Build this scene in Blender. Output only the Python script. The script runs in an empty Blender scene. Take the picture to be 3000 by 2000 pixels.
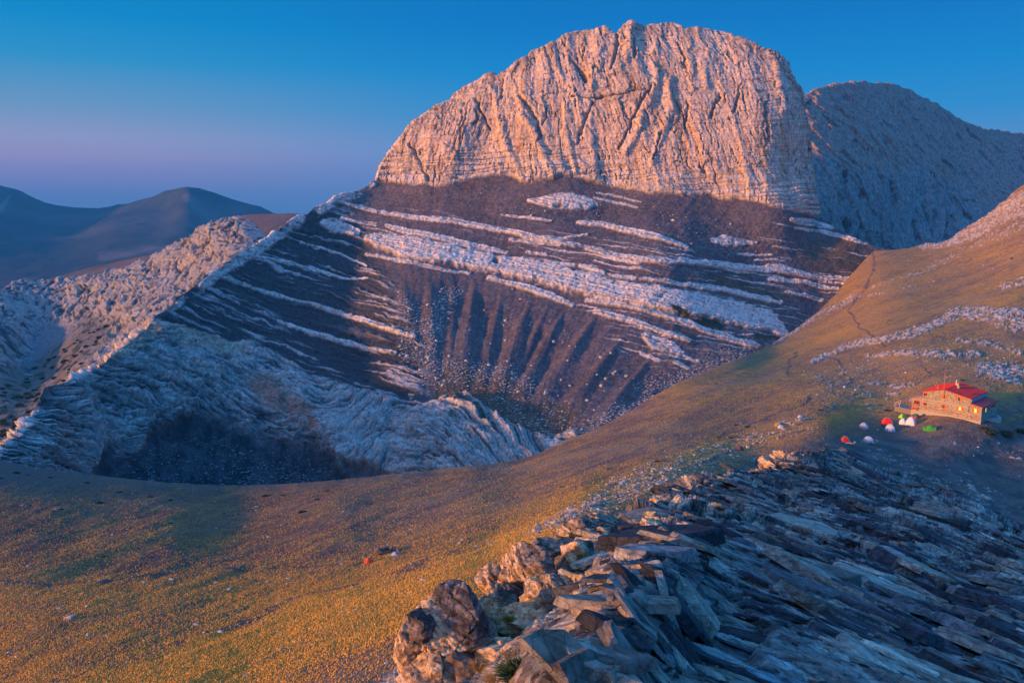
import bpy, math, random
import numpy as np
from concurrent.futures import ThreadPoolExecutor
from mathutils import Vector, Matrix

R = math.radians
SC = bpy.context.scene
COL = SC.collection
random.seed(7)
RNG = np.random.default_rng(7)

# ------------------------------------------------------------------ camera
FPX, HOR = 2600.0, 625.0                      # focal length in photo pixels, horizon row
PITCH = math.atan((1000.0 - HOR) / FPX)
cam_d = bpy.data.cameras.new('camera')
cam_d.sensor_width = 36.0
cam_d.lens = 36.0 * FPX / 3000.0
cam_d.clip_start, cam_d.clip_end = 0.1, 120000.0
cam = bpy.data.objects.new('camera', cam_d)
COL.objects.link(cam)
cam.location = (0, 0, 0)
cam.rotation_euler = (R(90) - PITCH, 0, 0)
SC.camera = cam

# ------------------------------------------------------------------ light
SUN_DIR = Vector((-0.92, -0.39, 0.0)).normalized()      # towards the sun, on the ground plane
SUN_EL = 7.5
sun_d = bpy.data.lights.new('sun', 'SUN')
sun_d.energy = 5.0
sun_d.angle = R(3.0)
sun_d.color = (1.0, 0.435, 0.14)
sun = bpy.data.objects.new('sun', sun_d)
COL.objects.link(sun)
to_sun = Vector((SUN_DIR.x * math.cos(R(SUN_EL)), SUN_DIR.y * math.cos(R(SUN_EL)), math.sin(R(SUN_EL))))
sun.rotation_euler = to_sun.to_track_quat('Z', 'Y').to_euler()
sun.location = (-300, -200, 200)

world = bpy.data.worlds.new('World')
SC.world = world
world.use_nodes = True
wn, wl = world.node_tree.nodes, world.node_tree.links
wn.clear()
w_out = wn.new('ShaderNodeOutputWorld')
w_bg = wn.new('ShaderNodeBackground')
w_sky = wn.new('ShaderNodeTexSky')
w_sky.sky_type = 'NISHITA'
w_sky.sun_disc = False
w_sky.sun_elevation = R(SUN_EL)
w_sky.sun_rotation = math.atan2(to_sun.x, to_sun.y)
w_sky.altitude = 2700
w_bgs = wn.new('ShaderNodeBackground')
w_bgs.inputs[1].default_value = 0.0015
wl.new(w_sky.outputs[0], w_bgs.inputs[0])
w_tc = wn.new('ShaderNodeTexCoord')
w_sep = wn.new('ShaderNodeSeparateXYZ')
wl.new(w_tc.outputs['Generated'], w_sep.inputs[0])
def s2l(c):
    return tuple((v / 255 / 12.92) if v / 255 <= 0.04045 else ((v / 255 + 0.055) / 1.055) ** 2.4 for v in c)
def wramp(stops):
    mr = wn.new('ShaderNodeMapRange'); mr.inputs[1].default_value = -0.05; mr.inputs[2].default_value = 0.6
    wl.new(w_sep.outputs['Z'], mr.inputs[0])
    r = wn.new('ShaderNodeValToRGB')
    el = r.color_ramp.elements
    el.remove(el[1])
    for i, (z, c, k) in enumerate(stops):
        p = min(1, max(0, (z + 0.05) / 0.65))
        if i == 0: e = el[0]; e.position = p
        else: e = el.new(p)
        l = s2l(c)
        e.color = (l[0] * k, l[1] * k, l[2] * k, 1)
    wl.new(mr.outputs[0], r.inputs[0])
    return r
ZEN = (42, 108, 170)
rl = wramp([(-0.05, (70, 110, 165), 1), (0.0, (80, 118, 176), 1), (0.02, (96, 120, 177), 1), (0.042, (138, 128, 178), 1.05), (0.057, (156, 142, 184), 1.05), (0.075, (150, 152, 190), 1.05),
            (0.105, (112, 153, 192), 1), (0.15, (45, 147, 200), 1), (0.19, (0, 138, 201), 1), (0.3, (0, 112, 186), 1), (0.6, ZEN, 3.3)])
rr = wramp([(-0.05, (70, 118, 175), 1), (0.0, (78, 127, 181), 1), (0.03, (92, 134, 187), 1), (0.065, (92, 144, 198), 1),
            (0.107, (42, 141, 204), 1), (0.15, (8, 134, 204), 1), (0.20, (0, 118, 195), 1), (0.3, (0, 105, 184), 1), (0.6, ZEN, 3.3)])
w_mr = wn.new('ShaderNodeMapRange'); w_mr.inputs[1].default_value = -0.5; w_mr.inputs[2].default_value = 0.1
w_mr.interpolation_type = 'SMOOTHSTEP'
wl.new(w_sep.outputs['X'], w_mr.inputs[0])
w_mix = wn.new('ShaderNodeMixRGB')
wl.new(w_mr.outputs[0], w_mix.inputs[0]); wl.new(rl.outputs[0], w_mix.inputs[1]); wl.new(rr.outputs[0], w_mix.inputs[2])
# glow of the low sun, behind and left of the camera
w_dot = wn.new('ShaderNodeVectorMath'); w_dot.operation = 'DOT_PRODUCT'
w_dot.inputs[1].default_value = to_sun
wl.new(w_tc.outputs['Generated'], w_dot.inputs[0])
w_gr = wn.new('ShaderNodeMapRange'); w_gr.inputs[1].default_value = 0.45; w_gr.inputs[2].default_value = 1.0
w_gr.inputs[4].default_value = 1.0; w_gr.interpolation_type = 'SMOOTHERSTEP'
wl.new(w_dot.outputs['Value'], w_gr.inputs[0])
w_gm = wn.new('ShaderNodeMixRGB')
w_gm.inputs[2].default_value = (0.8, 0.5, 0.38, 1)
wl.new(w_gr.outputs[0], w_gm.inputs[0]); wl.new(w_mix.outputs[0], w_gm.inputs[1])
wl.new(w_gm.outputs[0], w_bg.inputs[0])
w_bg.inputs[1].default_value = 0.622
w_add = wn.new('ShaderNodeAddShader')
wl.new(w_bg.outputs[0], w_add.inputs[0]); wl.new(w_bgs.outputs[0], w_add.inputs[1])
wl.new(w_add.outputs[0], w_out.inputs[0])

SC.view_settings.view_transform = 'Standard'
SC.view_settings.look = 'None'
SC.view_settings.exposure = 0.68
SC.view_settings.gamma = 1.0
SC.cycles.max_bounces = 4
SC.cycles.diffuse_bounces = 2
SC.cycles.volume_bounces = 0

# ------------------------------------------------------------------ numeric helpers
CP, SP = math.cos(PITCH), math.sin(PITCH)
def ray(px, py):
    """direction through a photo pixel, scaled so that y = 1"""
    a = (np.asarray(px, float) - 1500) / FPX
    b = (1000 - np.asarray(py, float)) / FPX
    y = CP + b * SP
    return a / y, (b * CP - SP) / y
def at(px, py, Y):
    dx, dz = ray(px, py)
    Y = np.asarray(Y, float)
    return np.stack([dx * Y, Y * np.ones_like(dx), dz * Y], -1)
def proj(P):
    x, y, z = P[..., 0], P[..., 1], P[..., 2]
    d = y * CP - z * SP
    u = y * SP + z * CP
    d = np.where(np.abs(d) < 1e-6, 1e-6, d)
    return 1500 + FPX * x / d, 1000 - FPX * u / d, d

_perm = RNG.permutation(256).astype(np.int32)
_perm = np.concatenate([_perm, _perm, _perm])
_g = RNG.normal(size=(256, 3)).astype(np.float32)
_g /= np.linalg.norm(_g, axis=1)[:, None]
def _pn(x, y, z):
    xf, yf, zf = np.floor(x), np.floor(y), np.floor(z)
    X, Y, Z = (xf.astype(np.int32) & 255), (yf.astype(np.int32) & 255), (zf.astype(np.int32) & 255)
    x, y, z = x - xf, y - yf, z - zf
    u, v, w = [t * t * t * (t * (t * 6 - 15) + 10) for t in (x, y, z)]
    def gd(i, dx, dy, dz):
        g = _g[i]
        return g[:, 0] * dx + g[:, 1] * dy + g[:, 2] * dz
    A, B = _perm[X] + Y, _perm[X + 1] + Y
    AA, AB, BA, BB = _perm[A] + Z, _perm[A + 1] + Z, _perm[B] + Z, _perm[B + 1] + Z
    n00 = gd(_perm[AA], x, y, z); n10 = gd(_perm[BA], x - 1, y, z)
    n01 = gd(_perm[AB], x, y - 1, z); n11 = gd(_perm[BB], x - 1, y - 1, z)
    a = n00 + u * (n10 - n00); b = n01 + u * (n11 - n01)
    lo = a + v * (b - a)
    n00 = gd(_perm[AA + 1], x, y, z - 1); n10 = gd(_perm[BA + 1], x - 1, y, z - 1)
    n01 = gd(_perm[AB + 1], x, y - 1, z - 1); n11 = gd(_perm[BB + 1], x - 1, y - 1, z - 1)
    a = n00 + u * (n10 - n00); b = n01 + u * (n11 - n01)
    hi = a + v * (b - a)
    return (lo + w * (hi - lo)) * 1.6
_pool = ThreadPoolExecutor(4)
def noise(P, scale, seed=0, stretch=(1, 1, 1), rot=None):
    """Perlin noise in about -1..1 at world points P (…,3); scale in metres"""
    sh = P.shape[:-1]
    Q = P.reshape(-1, 3).astype(np.float32)
    if rot is not None:
        Q = Q @ np.asarray(rot, np.float32).T
    Q = Q / (np.asarray(stretch, np.float32) * scale) + np.float32(seed * 17.37 + 300.5)
    n = len(Q); out = np.empty(n, np.float32); ch = 40000
    def job(i):
        q = Q[i:i + ch]
        out[i:i + ch] = _pn(q[:, 0], q[:, 1], q[:, 2])
    list(_pool.map(job, range(0, n, ch)))
    return out.reshape(sh)
def fbm(P, scale, octaves=4, seed=0, stretch=(1, 1, 1), rot=None, ridged=False, gain=0.5):
    o = 0; a = 1.0; s = 0
    for k in range(octaves):
        n = noise(P, scale / 2 ** k, seed + k, stretch, rot)
        if ridged: n = 1 - 2 * np.abs(n)
        o = o + a * n; s += a; a *= gain
    return o / s
def pn2(u, v, seed=0):
    return noise(np.stack([u, v, np.zeros_like(u) + seed * 3.3], -1), 1.0, seed)
def fb2(u, v, octaves=3, seed=0, ridged=False, gain=0.5):
    return fbm(np.stack([u, v, np.zeros_like(u) + seed * 3.3], -1), 1.0, octaves, seed, ridged=ridged, gain=gain)
_hv = RNG.random((4096, 6)).astype(np.float32)
def cells(P, scale, seed=0, stretch=(1, 1, 1), rot=None, tilt=1.0):
    """broken-block relief: every Voronoi block gets its own height and its own tilted face.
    returns (height about -1..1, distance to the block edge 0..1, random 0..1 of the block)"""
    sh = P.shape[:-1]
    Q = P.reshape(-1, 3).astype(np.float32)
    if rot is not None: Q = Q @ np.asarray(rot, np.float32).T
    Q = Q / (np.asarray(stretch, np.float32) * scale) + np.float32(seed * 7.77 + 100.3)
    n = len(Q); H = np.empty(n, np.float32); E = np.empty(n, np.float32); C = np.empty(n, np.float32); ch = 30000
    def job(i):
        q = Q[i:i + ch]; b = np.floor(q).astype(np.int32); f = q - b
        m = len(q); d1 = np.full(m, 9, np.float32); d2 = np.full(m, 9, np.float32)
        hid = np.zeros(m, np.int32); off = np.zeros((m, 3), np.float32)
        lo = np.where(f < 0.5, -1, 0).astype(np.int32)
        for ox in (0, 1):
            for oy in (0, 1):
                for oz in (0, 1):
                    o = lo + np.array([ox, oy, oz], np.int32)
                    c = b + o
                    h = (c[:, 0] * 1619 + c[:, 1] * 31337 + c[:, 2] * 6971 + seed * 1013) & 0x7fffffff
                    h = ((h ^ (h >> 7)) * 60493 & 0x7fffffff) >> 5 & 4095
                    v = o + 0.15 + 0.7 * _hv[h, :3] - f
                    d = (v * v).sum(1)
                    nw = d < d1
                    d2 = np.where(nw, d1, np.minimum(d2, d))
                    d1 = np.where(nw, d, d1); hid = np.where(nw, h, hid); off = np.where(nw[:, None], v, off)
        r = _hv[hid]
        H[i:i + ch] = (r[:, 5] - 0.5) * 1.2 - tilt * (off * (r[:, 3:6] * 2 - 1)).sum(1)
        E[i:i + ch] = np.sqrt(d2) - np.sqrt(d1); C[i:i + ch] = r[:, 4]
    list(_pool.map(job, range(0, n, ch)))
    return H.reshape(sh), E.reshape(sh), C.reshape(sh)
def snap(t, T, sharp=0.25):
    """difference that turns a smooth slope into steps of thickness T"""
    k = np.floor(t / T); f = t / T - k
    return (k + sstep(0.5 - sharp, 0.5 + sharp, f) - t / T) * T
def sstep(a, b, x):
    t = np.clip((x - a) / (b - a), 0, 1)
    return t * t * (3 - 2 * t)
def tps(ctrl):
    """smooth log-depth through control points (px, py, Y)"""
    c = np.array(ctrl, float); p = c[:, :2] / 1000; f = np.log(c[:, 2])
    d = np.linalg.norm(p[:, None] - p[None], axis=-1)
    K = np.where(d > 0, d * d * np.log(d + 1e-12), 0) + np.eye(len(p)) * 1e-4
    n = len(p); A = np.zeros((n + 3, n + 3)); A[:n, :n] = K
    A[:n, n] = 1; A[:n, n + 1:] = p; A[n:, :n] = A[:n, n:].T
    w = np.linalg.solve(A, np.concatenate([f, [0, 0, 0]]))
    def ev(px, py):
        x, y = np.asarray(px) / 1000, np.asarray(py) / 1000
        o = w[n] + w[n + 1] * x + w[n + 2] * y
        for i in range(n):
            r2 = (x - p[i, 0]) ** 2 + (y - p[i, 1]) ** 2
            o = o + w[i] * 0.5 * r2 * np.log(r2 + 1e-12)
        return np.exp(o)
    return ev
def arc(pts, wy=1.0):
    """sample a column list along a polyline by arc length; returns f(n) -> px, py"""
    p = np.array(pts, float)
    L = np.concatenate([[0], np.cumsum(np.hypot(*(np.diff(p, axis=0) * [1, wy]).T))])
    def f(n):
        t = np.linspace(0, L[-1], n)
        return np.interp(t, L, p[:, 0]), np.interp(t, L, p[:, 1])
    return f
def lerpy(pts, px):
    p = np.array(pts, float)
    return np.interp(px, p[:, 0], p[:, 1])
def seg(px, py, pts):
    """distance to a polyline, interpolated third value (half width) there"""
    best = np.full(px.shape, 1e9); wid = np.zeros(px.shape)
    for a, b in zip(pts[:-1], pts[1:]):
        dx, dy = b[0] - a[0], b[1] - a[1]
        t = np.clip(((px - a[0]) * dx + (py - a[1]) * dy) / (dx * dx + dy * dy + 1e-9), 0, 1)
        d = np.hypot(px - a[0] - t * dx, py - a[1] - t * dy)
        w = a[2] + t * (b[2] - a[2])
        m = d < best
        best = np.where(m, d, best); wid = np.where(m, w, wid)
    return best, wid
def vsign(px, py, pts):
    """-1 at the upper edge of a traced band, 1 at its lower edge"""
    p = np.array(pts, float)
    return np.clip((py - np.interp(px, p[:, 0], p[:, 1])) / np.interp(px, p[:, 0], p[:, 2]), -1, 1)
def poly(px, py, pts):
    """signed distance to a polygon, positive inside"""
    q = list(pts) + [pts[0]]
    d = np.full(px.shape, 1e9); ins = np.zeros(px.shape, bool)
    for a, b in zip(q[:-1], q[1:]):
        dx, dy = b[0] - a[0], b[1] - a[1]
        t = np.clip(((px - a[0]) * dx + (py - a[1]) * dy) / (dx * dx + dy * dy + 1e-9), 0, 1)
        d = np.minimum(d, np.hypot(px - a[0] - t * dx, py - a[1] - t * dy))
        if dy != 0:
            ins ^= ((a[1] > py) != (b[1] > py)) & (px < (b[0] - a[0]) * (py - a[1]) / dy + a[0])
    return np.where(ins, d, -d)

def tagged(o, label=None, cat=None, group=None, kind=None):
    if label: o['label'] = label
    if cat: o['category'] = cat
    if group: o['group'] = group
    if kind: o['kind'] = kind
    return o
def mesh_np(name, V, F, mat, colors=None, smooth=True, parent=None):
    """V (n,3), F (m,3|4) arrays -> one mesh object"""
    me = bpy.data.meshes.new(name)
    V = np.ascontiguousarray(V, np.float32).reshape(-1, 3); F = np.ascontiguousarray(F, np.int32)
    k = F.shape[1]
    me.vertices.add(len(V)); me.vertices.foreach_set('co', V.ravel())
    me.loops.add(F.size); me.loops.foreach_set('vertex_index', F.ravel())
    me.polygons.add(len(F)); me.polygons.foreach_set('loop_start', np.arange(0, F.size, k, dtype=np.int32))
    me.polygons.foreach_set('use_smooth', np.full(len(F), smooth))
    me.update(calc_edges=True)
    if colors is not None:
        for nm, c in colors.items():
            at_ = me.color_attributes.new(nm, 'FLOAT_COLOR', 'POINT')
            c = np.asarray(c, np.float32).reshape(-1, c.shape[-1])
            if c.shape[1] == 3: c = np.concatenate([c, np.ones((len(c), 1), np.float32)], 1)
            at_.data.foreach_set('color', np.ascontiguousarray(c).ravel())
    if mat: me.materials.append(mat)
    o = bpy.data.objects.new(name, me); COL.objects.link(o)
    if parent: o.parent = parent
    return o
def grid_faces(m, n):
    i = np.arange(m * n).reshape(m, n)
    return np.stack([i[:-1, :-1], i[1:, :-1], i[1:, 1:], i[:-1, 1:]], -1).reshape(-1, 4)
def normals(P):
    du = np.gradient(P, axis=1); dv = np.gradient(P, axis=0)
    N = np.cross(du, dv)
    N /= np.linalg.norm(N, axis=-1, keepdims=True) + 1e-9
    s = np.sign(-(N * P).sum(-1, keepdims=True)); s[s == 0] = 1     # facing the viewer's side
    return N * s
class Sheet:
    """one piece of terrain: columns along a silhouette, rows down to its foot, and rows that go over the back"""
    def __init__(s, top, bottom, depth, n, m, back=30, backlen=150, backslope=0.75, vpow=1.0, wy=1.0):
        cx, cy = arc(top, wy)(n)
        by = lerpy(bottom, cx)
        v = np.linspace(0, 1, m) ** vpow
        s.px = np.repeat(cx[None], m, 0)
        s.py = cy[None] + (by - cy)[None] * v[:, None]
        Y = depth(s.px, s.py)
        P = at(s.px, s.py, Y)
        t = (np.linspace(1, 0, back + 1)[:-1] ** 2)[:, None]
        d = P[0][None]
        out = np.stack([ray(cx, cy)[0] * 1.0, np.ones_like(cx), np.zeros_like(cx)], -1)
        B = d + out[None] * (t * backlen)[..., None]
        B[..., 2] -= t * t * backlen * backslope + t * backlen * 0.12
        s.P = np.concatenate([B, P], 0)
        s.px = np.concatenate([np.repeat(cx[None], back, 0), s.px], 0)
        s.py = np.concatenate([np.repeat(cy[None], back, 0) - t * 5, s.py], 0)
        s.isback = np.concatenate([np.repeat(t, n, 1), np.zeros((m, n))], 0)
        s.N = normals(s.P)
        s.N[:back] = np.where((s.N[:back][..., 2:3] < 0), -s.N[:back], s.N[:back])
        s.shape = s.P.shape[:2]
    def build(s, name, mat, colors, disp, mat2=None, mask2=None, **kw):
        s.P = s.P + s.N * disp[..., None]
        ob = mesh_np(name, s.P, grid_faces(*s.shape), mat, colors, **kw)
        if mat2 is not None:
            ob.data.materials.append(mat2)
            ob.data.polygons.foreach_set('material_index', (mask2[:-1, :-1] > .5).astype(np.int32).ravel())
        tagged(ob, kind='structure')
        s.qx, s.qy, s.qd = proj(s.P)
        s.NN = normals(s.P)
        s.ob = ob
        return ob
    def hit(s, px, py):
        """the terrain point seen at a photo pixel, with its normal"""
        e = (s.qx - px) ** 2 + (s.qy - py) ** 2
        k = np.argsort(e.ravel())[:6]
        k = k[np.argmin(s.qd.ravel()[k])]
        return s.P.reshape(-1, 3)[k].copy(), s.NN.reshape(-1, 3)[k].copy()
def rgb(*c): return np.array(c, np.float32)
def mixc(a, b, m): return a + (b - a) * m[..., None]

# ------------------------------------------------------------------ materials
def new_mat(name):
    m = bpy.data.materials.new(name); m.use_nodes = True
    nt = m.node_tree; b = nt.nodes['Principled BSDF']
    b.inputs['Roughness'].default_value = 0.9
    b.inputs['Specular IOR Level'].default_value = 0.15
    return m, nt, b
def nz(nt, scale, detail=6, rough=0.6, vec=None, dist=0.0):
    n = nt.nodes.new('ShaderNodeTexNoise')
    n.inputs['Scale'].default_value = scale; n.inputs['Detail'].default_value = detail
    n.inputs['Roughness'].default_value = rough; n.inputs['Distortion'].default_value = dist
    if vec is not None: nt.links.new(vec, n.inputs['Vector'])
    return n
def mapped(nt, scale=(1, 1, 1), rot=(0, 0, 0)):
    # with a rotation: coordinates are turned first, then divided by scale (grain drawn out along the turned x axis)
    tc = nt.nodes.new('ShaderNodeTexCoord'); mp = nt.nodes.new('ShaderNodeMapping')
    if any(rot): mp.vector_type = 'TEXTURE'
    mp.inputs['Scale'].default_value = scale; mp.inputs['Rotation'].default_value = rot
    nt.links.new(tc.outputs['Object'], mp.inputs['Vector'])
    return mp.outputs[0]
def rng_(nt, src, a, b, lo, hi):
    m = nt.nodes.new('ShaderNodeMapRange')
    m.inputs[1].default_value = a; m.inputs[2].default_value = b
    m.inputs[3].default_value = lo; m.inputs[4].default_value = hi
    nt.links.new(src, m.inputs[0]); return m.outputs[0]
def vmul(nt, col, fac):
    h = nt.nodes.new('ShaderNodeVectorMath'); h.operation = 'SCALE'
    nt.links.new(col, h.inputs[0]); nt.links.new(fac, h.inputs['Scale']); return h.outputs[0]
def rock_mat(name, scale, bump=0.6, bdist=1.0, stretch=(1, 1, 1), rot=(0, 0, 0), contrast=(0.72, 1.28), crack=0.0):
    """colour attribute 'Col' broken up by grain at two sizes and thin dark fractures, with matching bump"""
    m, nt, b = new_mat(name)
    a = nt.nodes.new('ShaderNodeAttribute'); a.attribute_name = 'Col'
    v = mapped(nt, stretch, rot)
    n1 = nz(nt, 1 / scale, 10, 0.72, v, 0.3)
    n2 = nz(nt, 3.1 / scale, 6, 0.7, v, 0.0)
    ad = nt.nodes.new('ShaderNodeMath'); ad.operation = 'MULTIPLY_ADD'; ad.inputs[1].default_value = 0.55
    nt.links.new(n2.outputs['Fac'], ad.inputs[0]); nt.links.new(n1.outputs['Fac'], ad.inputs[2])
    f = rng_(nt, ad.outputs[0], 0.66, 0.89, *contrast)
    c = vmul(nt, a.outputs['Color'], f)
    h = ad.outputs[0]
    if crack:
        rd = nt.nodes.new('ShaderNodeTexNoise'); rd.noise_type = 'RIDGED_MULTIFRACTAL'
        rd.inputs['Scale'].default_value = 0.6 / scale; rd.inputs['Detail'].default_value = 5
        rd.inputs['Distortion'].default_value = 0.4
        nt.links.new(v, rd.inputs['Vector'])
        kf = rng_(nt, rd.outputs['Fac'], 0.55, 1.15, 1.0, 1.0 - crack)
        c = vmul(nt, c, kf)
        sb = nt.nodes.new('ShaderNodeMath'); sb.operation = 'MULTIPLY_ADD'; sb.inputs[1].default_value = -0.5
        nt.links.new(rd.outputs['Fac'], sb.inputs[0]); nt.links.new(h, sb.inputs[2]); h = sb.outputs[0]
    nt.links.new(c, b.inputs['Base Color'])
    bp = nt.nodes.new('ShaderNodeBump'); bp.inputs['Strength'].default_value = bump
    bp.inputs['Distance'].default_value = bdist
    nt.links.new(h, bp.inputs['Height'])
    nt.links.new(bp.outputs[0], b.inputs['Normal'])
    return m
def plain(name, col, rough=0.7, spec=0.3, vary=0.12, scale=6.0, bump=0.0, metal=0.0):
    m, nt, b = new_mat(name)
    n = nz(nt, scale, 4, 0.6, mapped(nt))
    cr = nt.nodes.new('ShaderNodeMixRGB')
    cr.inputs[1].default_value = (*[c * (1 - vary) for c in col], 1)
    cr.inputs[2].default_value = (*[min(1, c * (1 + vary)) for c in col], 1)
    nt.links.new(n.outputs['Fac'], cr.inputs[0]); nt.links.new(cr.outputs[0], b.inputs['Base Color'])
    b.inputs['Roughness'].default_value = rough; b.inputs['Specular IOR Level'].default_value = spec
    b.inputs['Metallic'].default_value = metal
    if bump:
        bp = nt.nodes.new('ShaderNodeBump'); bp.inputs['Strength'].default_value = bump; bp.inputs['Distance'].default_value = 0.05
        nt.links.new(n.outputs['Fac'], bp.inputs['Height']); nt.links.new(bp.outputs[0], b.inputs['Normal'])
    return m
# ================================================================== FAR HILLS
M_FAR = rock_mat('far_hill_turf', 25.0, 0.35, 8.0, contrast=(0.85, 1.15))
top = [(-220, 500), (0, 549), (60, 570), (130, 597), (190, 608), (290, 611), (380, 601), (450, 585), (490, 565), (520, 557), (552, 553), (600, 563), (700, 593), (790, 626), (900, 655), (1100, 700)]
dep = tps([(0, 549, 4300), (290, 611, 4600), (552, 553, 4200), (790, 626, 4300), (1100, 700, 4500), (0, 700, 3400), (300, 720, 3300), (550, 680, 3500), (800, 700, 3600),
           (0, 850, 2500), (400, 780, 2800), (700, 760, 2900), (560, 600, 4000), (470, 640, 3900), (640, 650, 4000), (330, 670, 3700), (-200, 550, 4000), (-200, 900, 2300), (1100, 900, 2500)])
s = Sheet(top, [(-220, 1000), (1100, 1000)], dep, 500, 260, back=12, backlen=900)
n1 = fbm(s.P, 900, 5, 3); n2 = fbm(s.P, 260, 4, 11)
base = mixc(rgb(0.03, 0.04, 0.055), rgb(0.09, 0.08, 0.09), sstep(-0.1, 0.5, n1 + 0.4 * n2))
pale, pw = seg(s.px, s.py, [(300, 757, 9), (420, 742, 11), (500, 735, 8)])
base = mixc(base, rgb(0.12, 0.10, 0.12), np.clip(1.2 - pale / (pw + 6), 0, 1) * 0.8)
pale, pw = seg(s.px, s.py, [(-30, 640, 5), (0, 620, 10), (26, 580, 3)])
base = mixc(base, rgb(0.25, 0.2, 0.2), sstep(1.6, 0.4, pale / pw) * 0.5)
pale, pw = seg(s.px, s.py, [(548, 580, 5), (590, 620, 12), (640, 660, 20)])
base = mixc(base, rgb(0.2, 0.15, 0.15), np.clip(1.3 - pale / (pw + 8), 0, 1) * 0.55)
front = 1 - s.isback
s.build('hills', M_FAR, {'Col': base}, (n1 * 26 + n2 * 8 + fbm(s.P, 500, 3, 21, ridged=True) * 16) * sstep(1.0, 0.4, s.isback))

# brown rounded hill just behind the pale crags
M_BR = rock_mat('brown_hill_turf', 8.0, 0.5, 2.0, contrast=(0.8, 1.2))
top = [(-220, 890), (0, 846), (140, 819), (300, 775), (380, 760), (450, 745), (520, 710), (600, 668), (650, 645), (700, 633), (760, 628), (820, 629), (876, 629), (940, 640), (1000, 700)]
dep = tps([(0, 846, 1750), (380, 762, 1800), (700, 633, 1700), (876, 629, 1650), (1000, 720, 1500), (0, 1000, 1400), (500, 900, 1400), (800, 760, 1450), (-200, 1000, 1400)])
s = Sheet(top, [(-220, 1100), (500, 1000), (1000, 860)], dep, 420, 140, back=12, backlen=600)
n1 = fbm(s.P, 220, 5, 4)
base = mixc(rgb(0.06, 0.045, 0.05), rgb(0.15, 0.10, 0.09), sstep(-0.3, 0.5, n1))
ob = s.build('hills', M_BR, {'Col': base}, n1 * 7)
SH_BR = s

# ================================================================== PALE CRAGS BEHIND THE LEFT RIDGE
M_LIME = rock_mat('limestone', 2.2, 0.8, 1.6, stretch=(1, 1, 0.6), contrast=(.6, 1.35), crack=.45)
top = [(-200, 900), (-60, 870), (0, 855), (40, 828), (75, 819), (130, 822), (200, 822), (250, 818), (310, 800), (360, 793), (400, 772), (440, 762), (480, 738), (520, 712), (560, 690), (600, 668), (640, 650), (700, 636), (740, 650), (780, 690), (840, 700)]
dep = tps([(0, 855, 1150), (200, 822, 1200), (400, 772, 1150), (560, 690, 1100), (700, 636, 1050), (840, 700, 1000), (0, 1000, 1000), (100, 1090, 980), (330, 950, 1000), (200, 1000, 1010), (500, 850, 980),
           (0, 1200, 760), (150, 1160, 790), (250, 1050, 880), (0, 1330, 660), (450, 950, 850), (700, 740, 930), (-200, 1000, 1000), (-200, 1300, 700), (300, 880, 1080)])
s = Sheet(top, [(-200, 1450), (0, 1420), (200, 1250), (500, 1010), (840, 780)], dep, 620, 420, back=16, backlen=260, backslope=0.9)
w1 = fbm(s.P, 60, 4, 5)
qx, qy = s.px + w1 * 30, s.py + fbm(s.P, 50, 4, 9) * 30
RT = [[0.86, 0, 0.5], [0, 1, 0], [-0.5, 0, 0.86]]
WP = s.P + np.stack([w1 * 14, w1 * 4, fbm(s.P, 40, 3, 8) * 12], -1)
h1, e1, _ = cells(WP, 24, 6, (0.5, 0.8, 2.0), RT); h2, e2, _ = cells(WP, 9, 7, (0.5, 0.8, 2.0), RT)
rid = 0.6 * fbm(WP, 62, 3, 6, stretch=(0.55, 0.8, 1.6), rot=RT, ridged=True) + 0.45 * h1 + 0.22 * h2
crag = sstep(-0.2, 0.35, rid + .5 * h2)
screeA = sstep(-25, 25, poly(qx, qy, [(50, 1100), (110, 960), (190, 930), (215, 960), (190, 1030), (120, 1080), (60, 1110)]))
shrubA = sstep(-30, 20, poly(qx, qy, [(-250, 1130), (0, 1120), (120, 1060), (190, 1000), (260, 930), (330, 960), (200, 1130), (110, 1200), (0, 1340), (-250, 1500)]))
col = mixc(rgb(0.06, 0.065, 0.08), rgb(0.33, 0.30, 0.29), crag)
col = mixc(col, rgb(0.20, 0.20, 0.23), screeA)
n3 = fbm(s.P, 14, 3, 15)
turf = mixc(rgb(0.17, 0.14, 0.12), rgb(0.03, 0.045, 0.03), sstep(0.0, 0.25, n3))
turf = mixc(turf, rgb(0.45, 0.41, 0.38), sstep(0.35, 0.6, fbm(s.P, 22, 3, 16)))
col = mixc(col, turf, shrubA * 0.95)
rocky = (1 - 0.85 * screeA) * (1 - 0.75 * shrubA)
s.build('ridge', M_LIME, {'Col': col}, (rid * 7 + fbm(s.P, 12, 3, 26, ridged=True) * 1.0 + w1 * 6) * rocky * sstep(760, 640, s.px))
SH_CRAG = s

# ================================================================== FAR PEAK ON THE RIGHT
M_CLIFF = rock_mat('cliff_limestone', 1.8, 0.6, 0.7, stretch=(1.3, 1.3, 0.25), contrast=(.6, 1.35), crack=.6)
M_PEAK = rock_mat('peak_rock', 3.6, 0.7, 2.0, stretch=(1, 1, 0.4), contrast=(.55, 1.4), crack=.5)
top = [(2180, 420), (2260, 350), (2345, 290), (2375, 272), (2410, 260), (2450, 249), (2480, 246), (2520, 243), (2550, 246), (2600, 248), (2640, 258), (2680, 275), (2720, 296), (2760, 320), (2800, 347), (2840, 365), (2880, 383), (2930, 385), (2970, 392), (3000, 396), (3200, 430)]
dep = tps([(2180, 420, 1160), (2345, 290, 1250), (2520, 243, 1380), (2800, 347, 1560), (3000, 396, 1700), (3200, 430, 1850), (2380, 480, 1150), (2700, 480, 1340), (2450, 520, 1150), (2600, 560, 1230),
           (2560, 740, 1160), (2400, 640, 1080), (2800, 640, 1330), (3000, 560, 1480), (3200, 560, 1650)])
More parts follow.
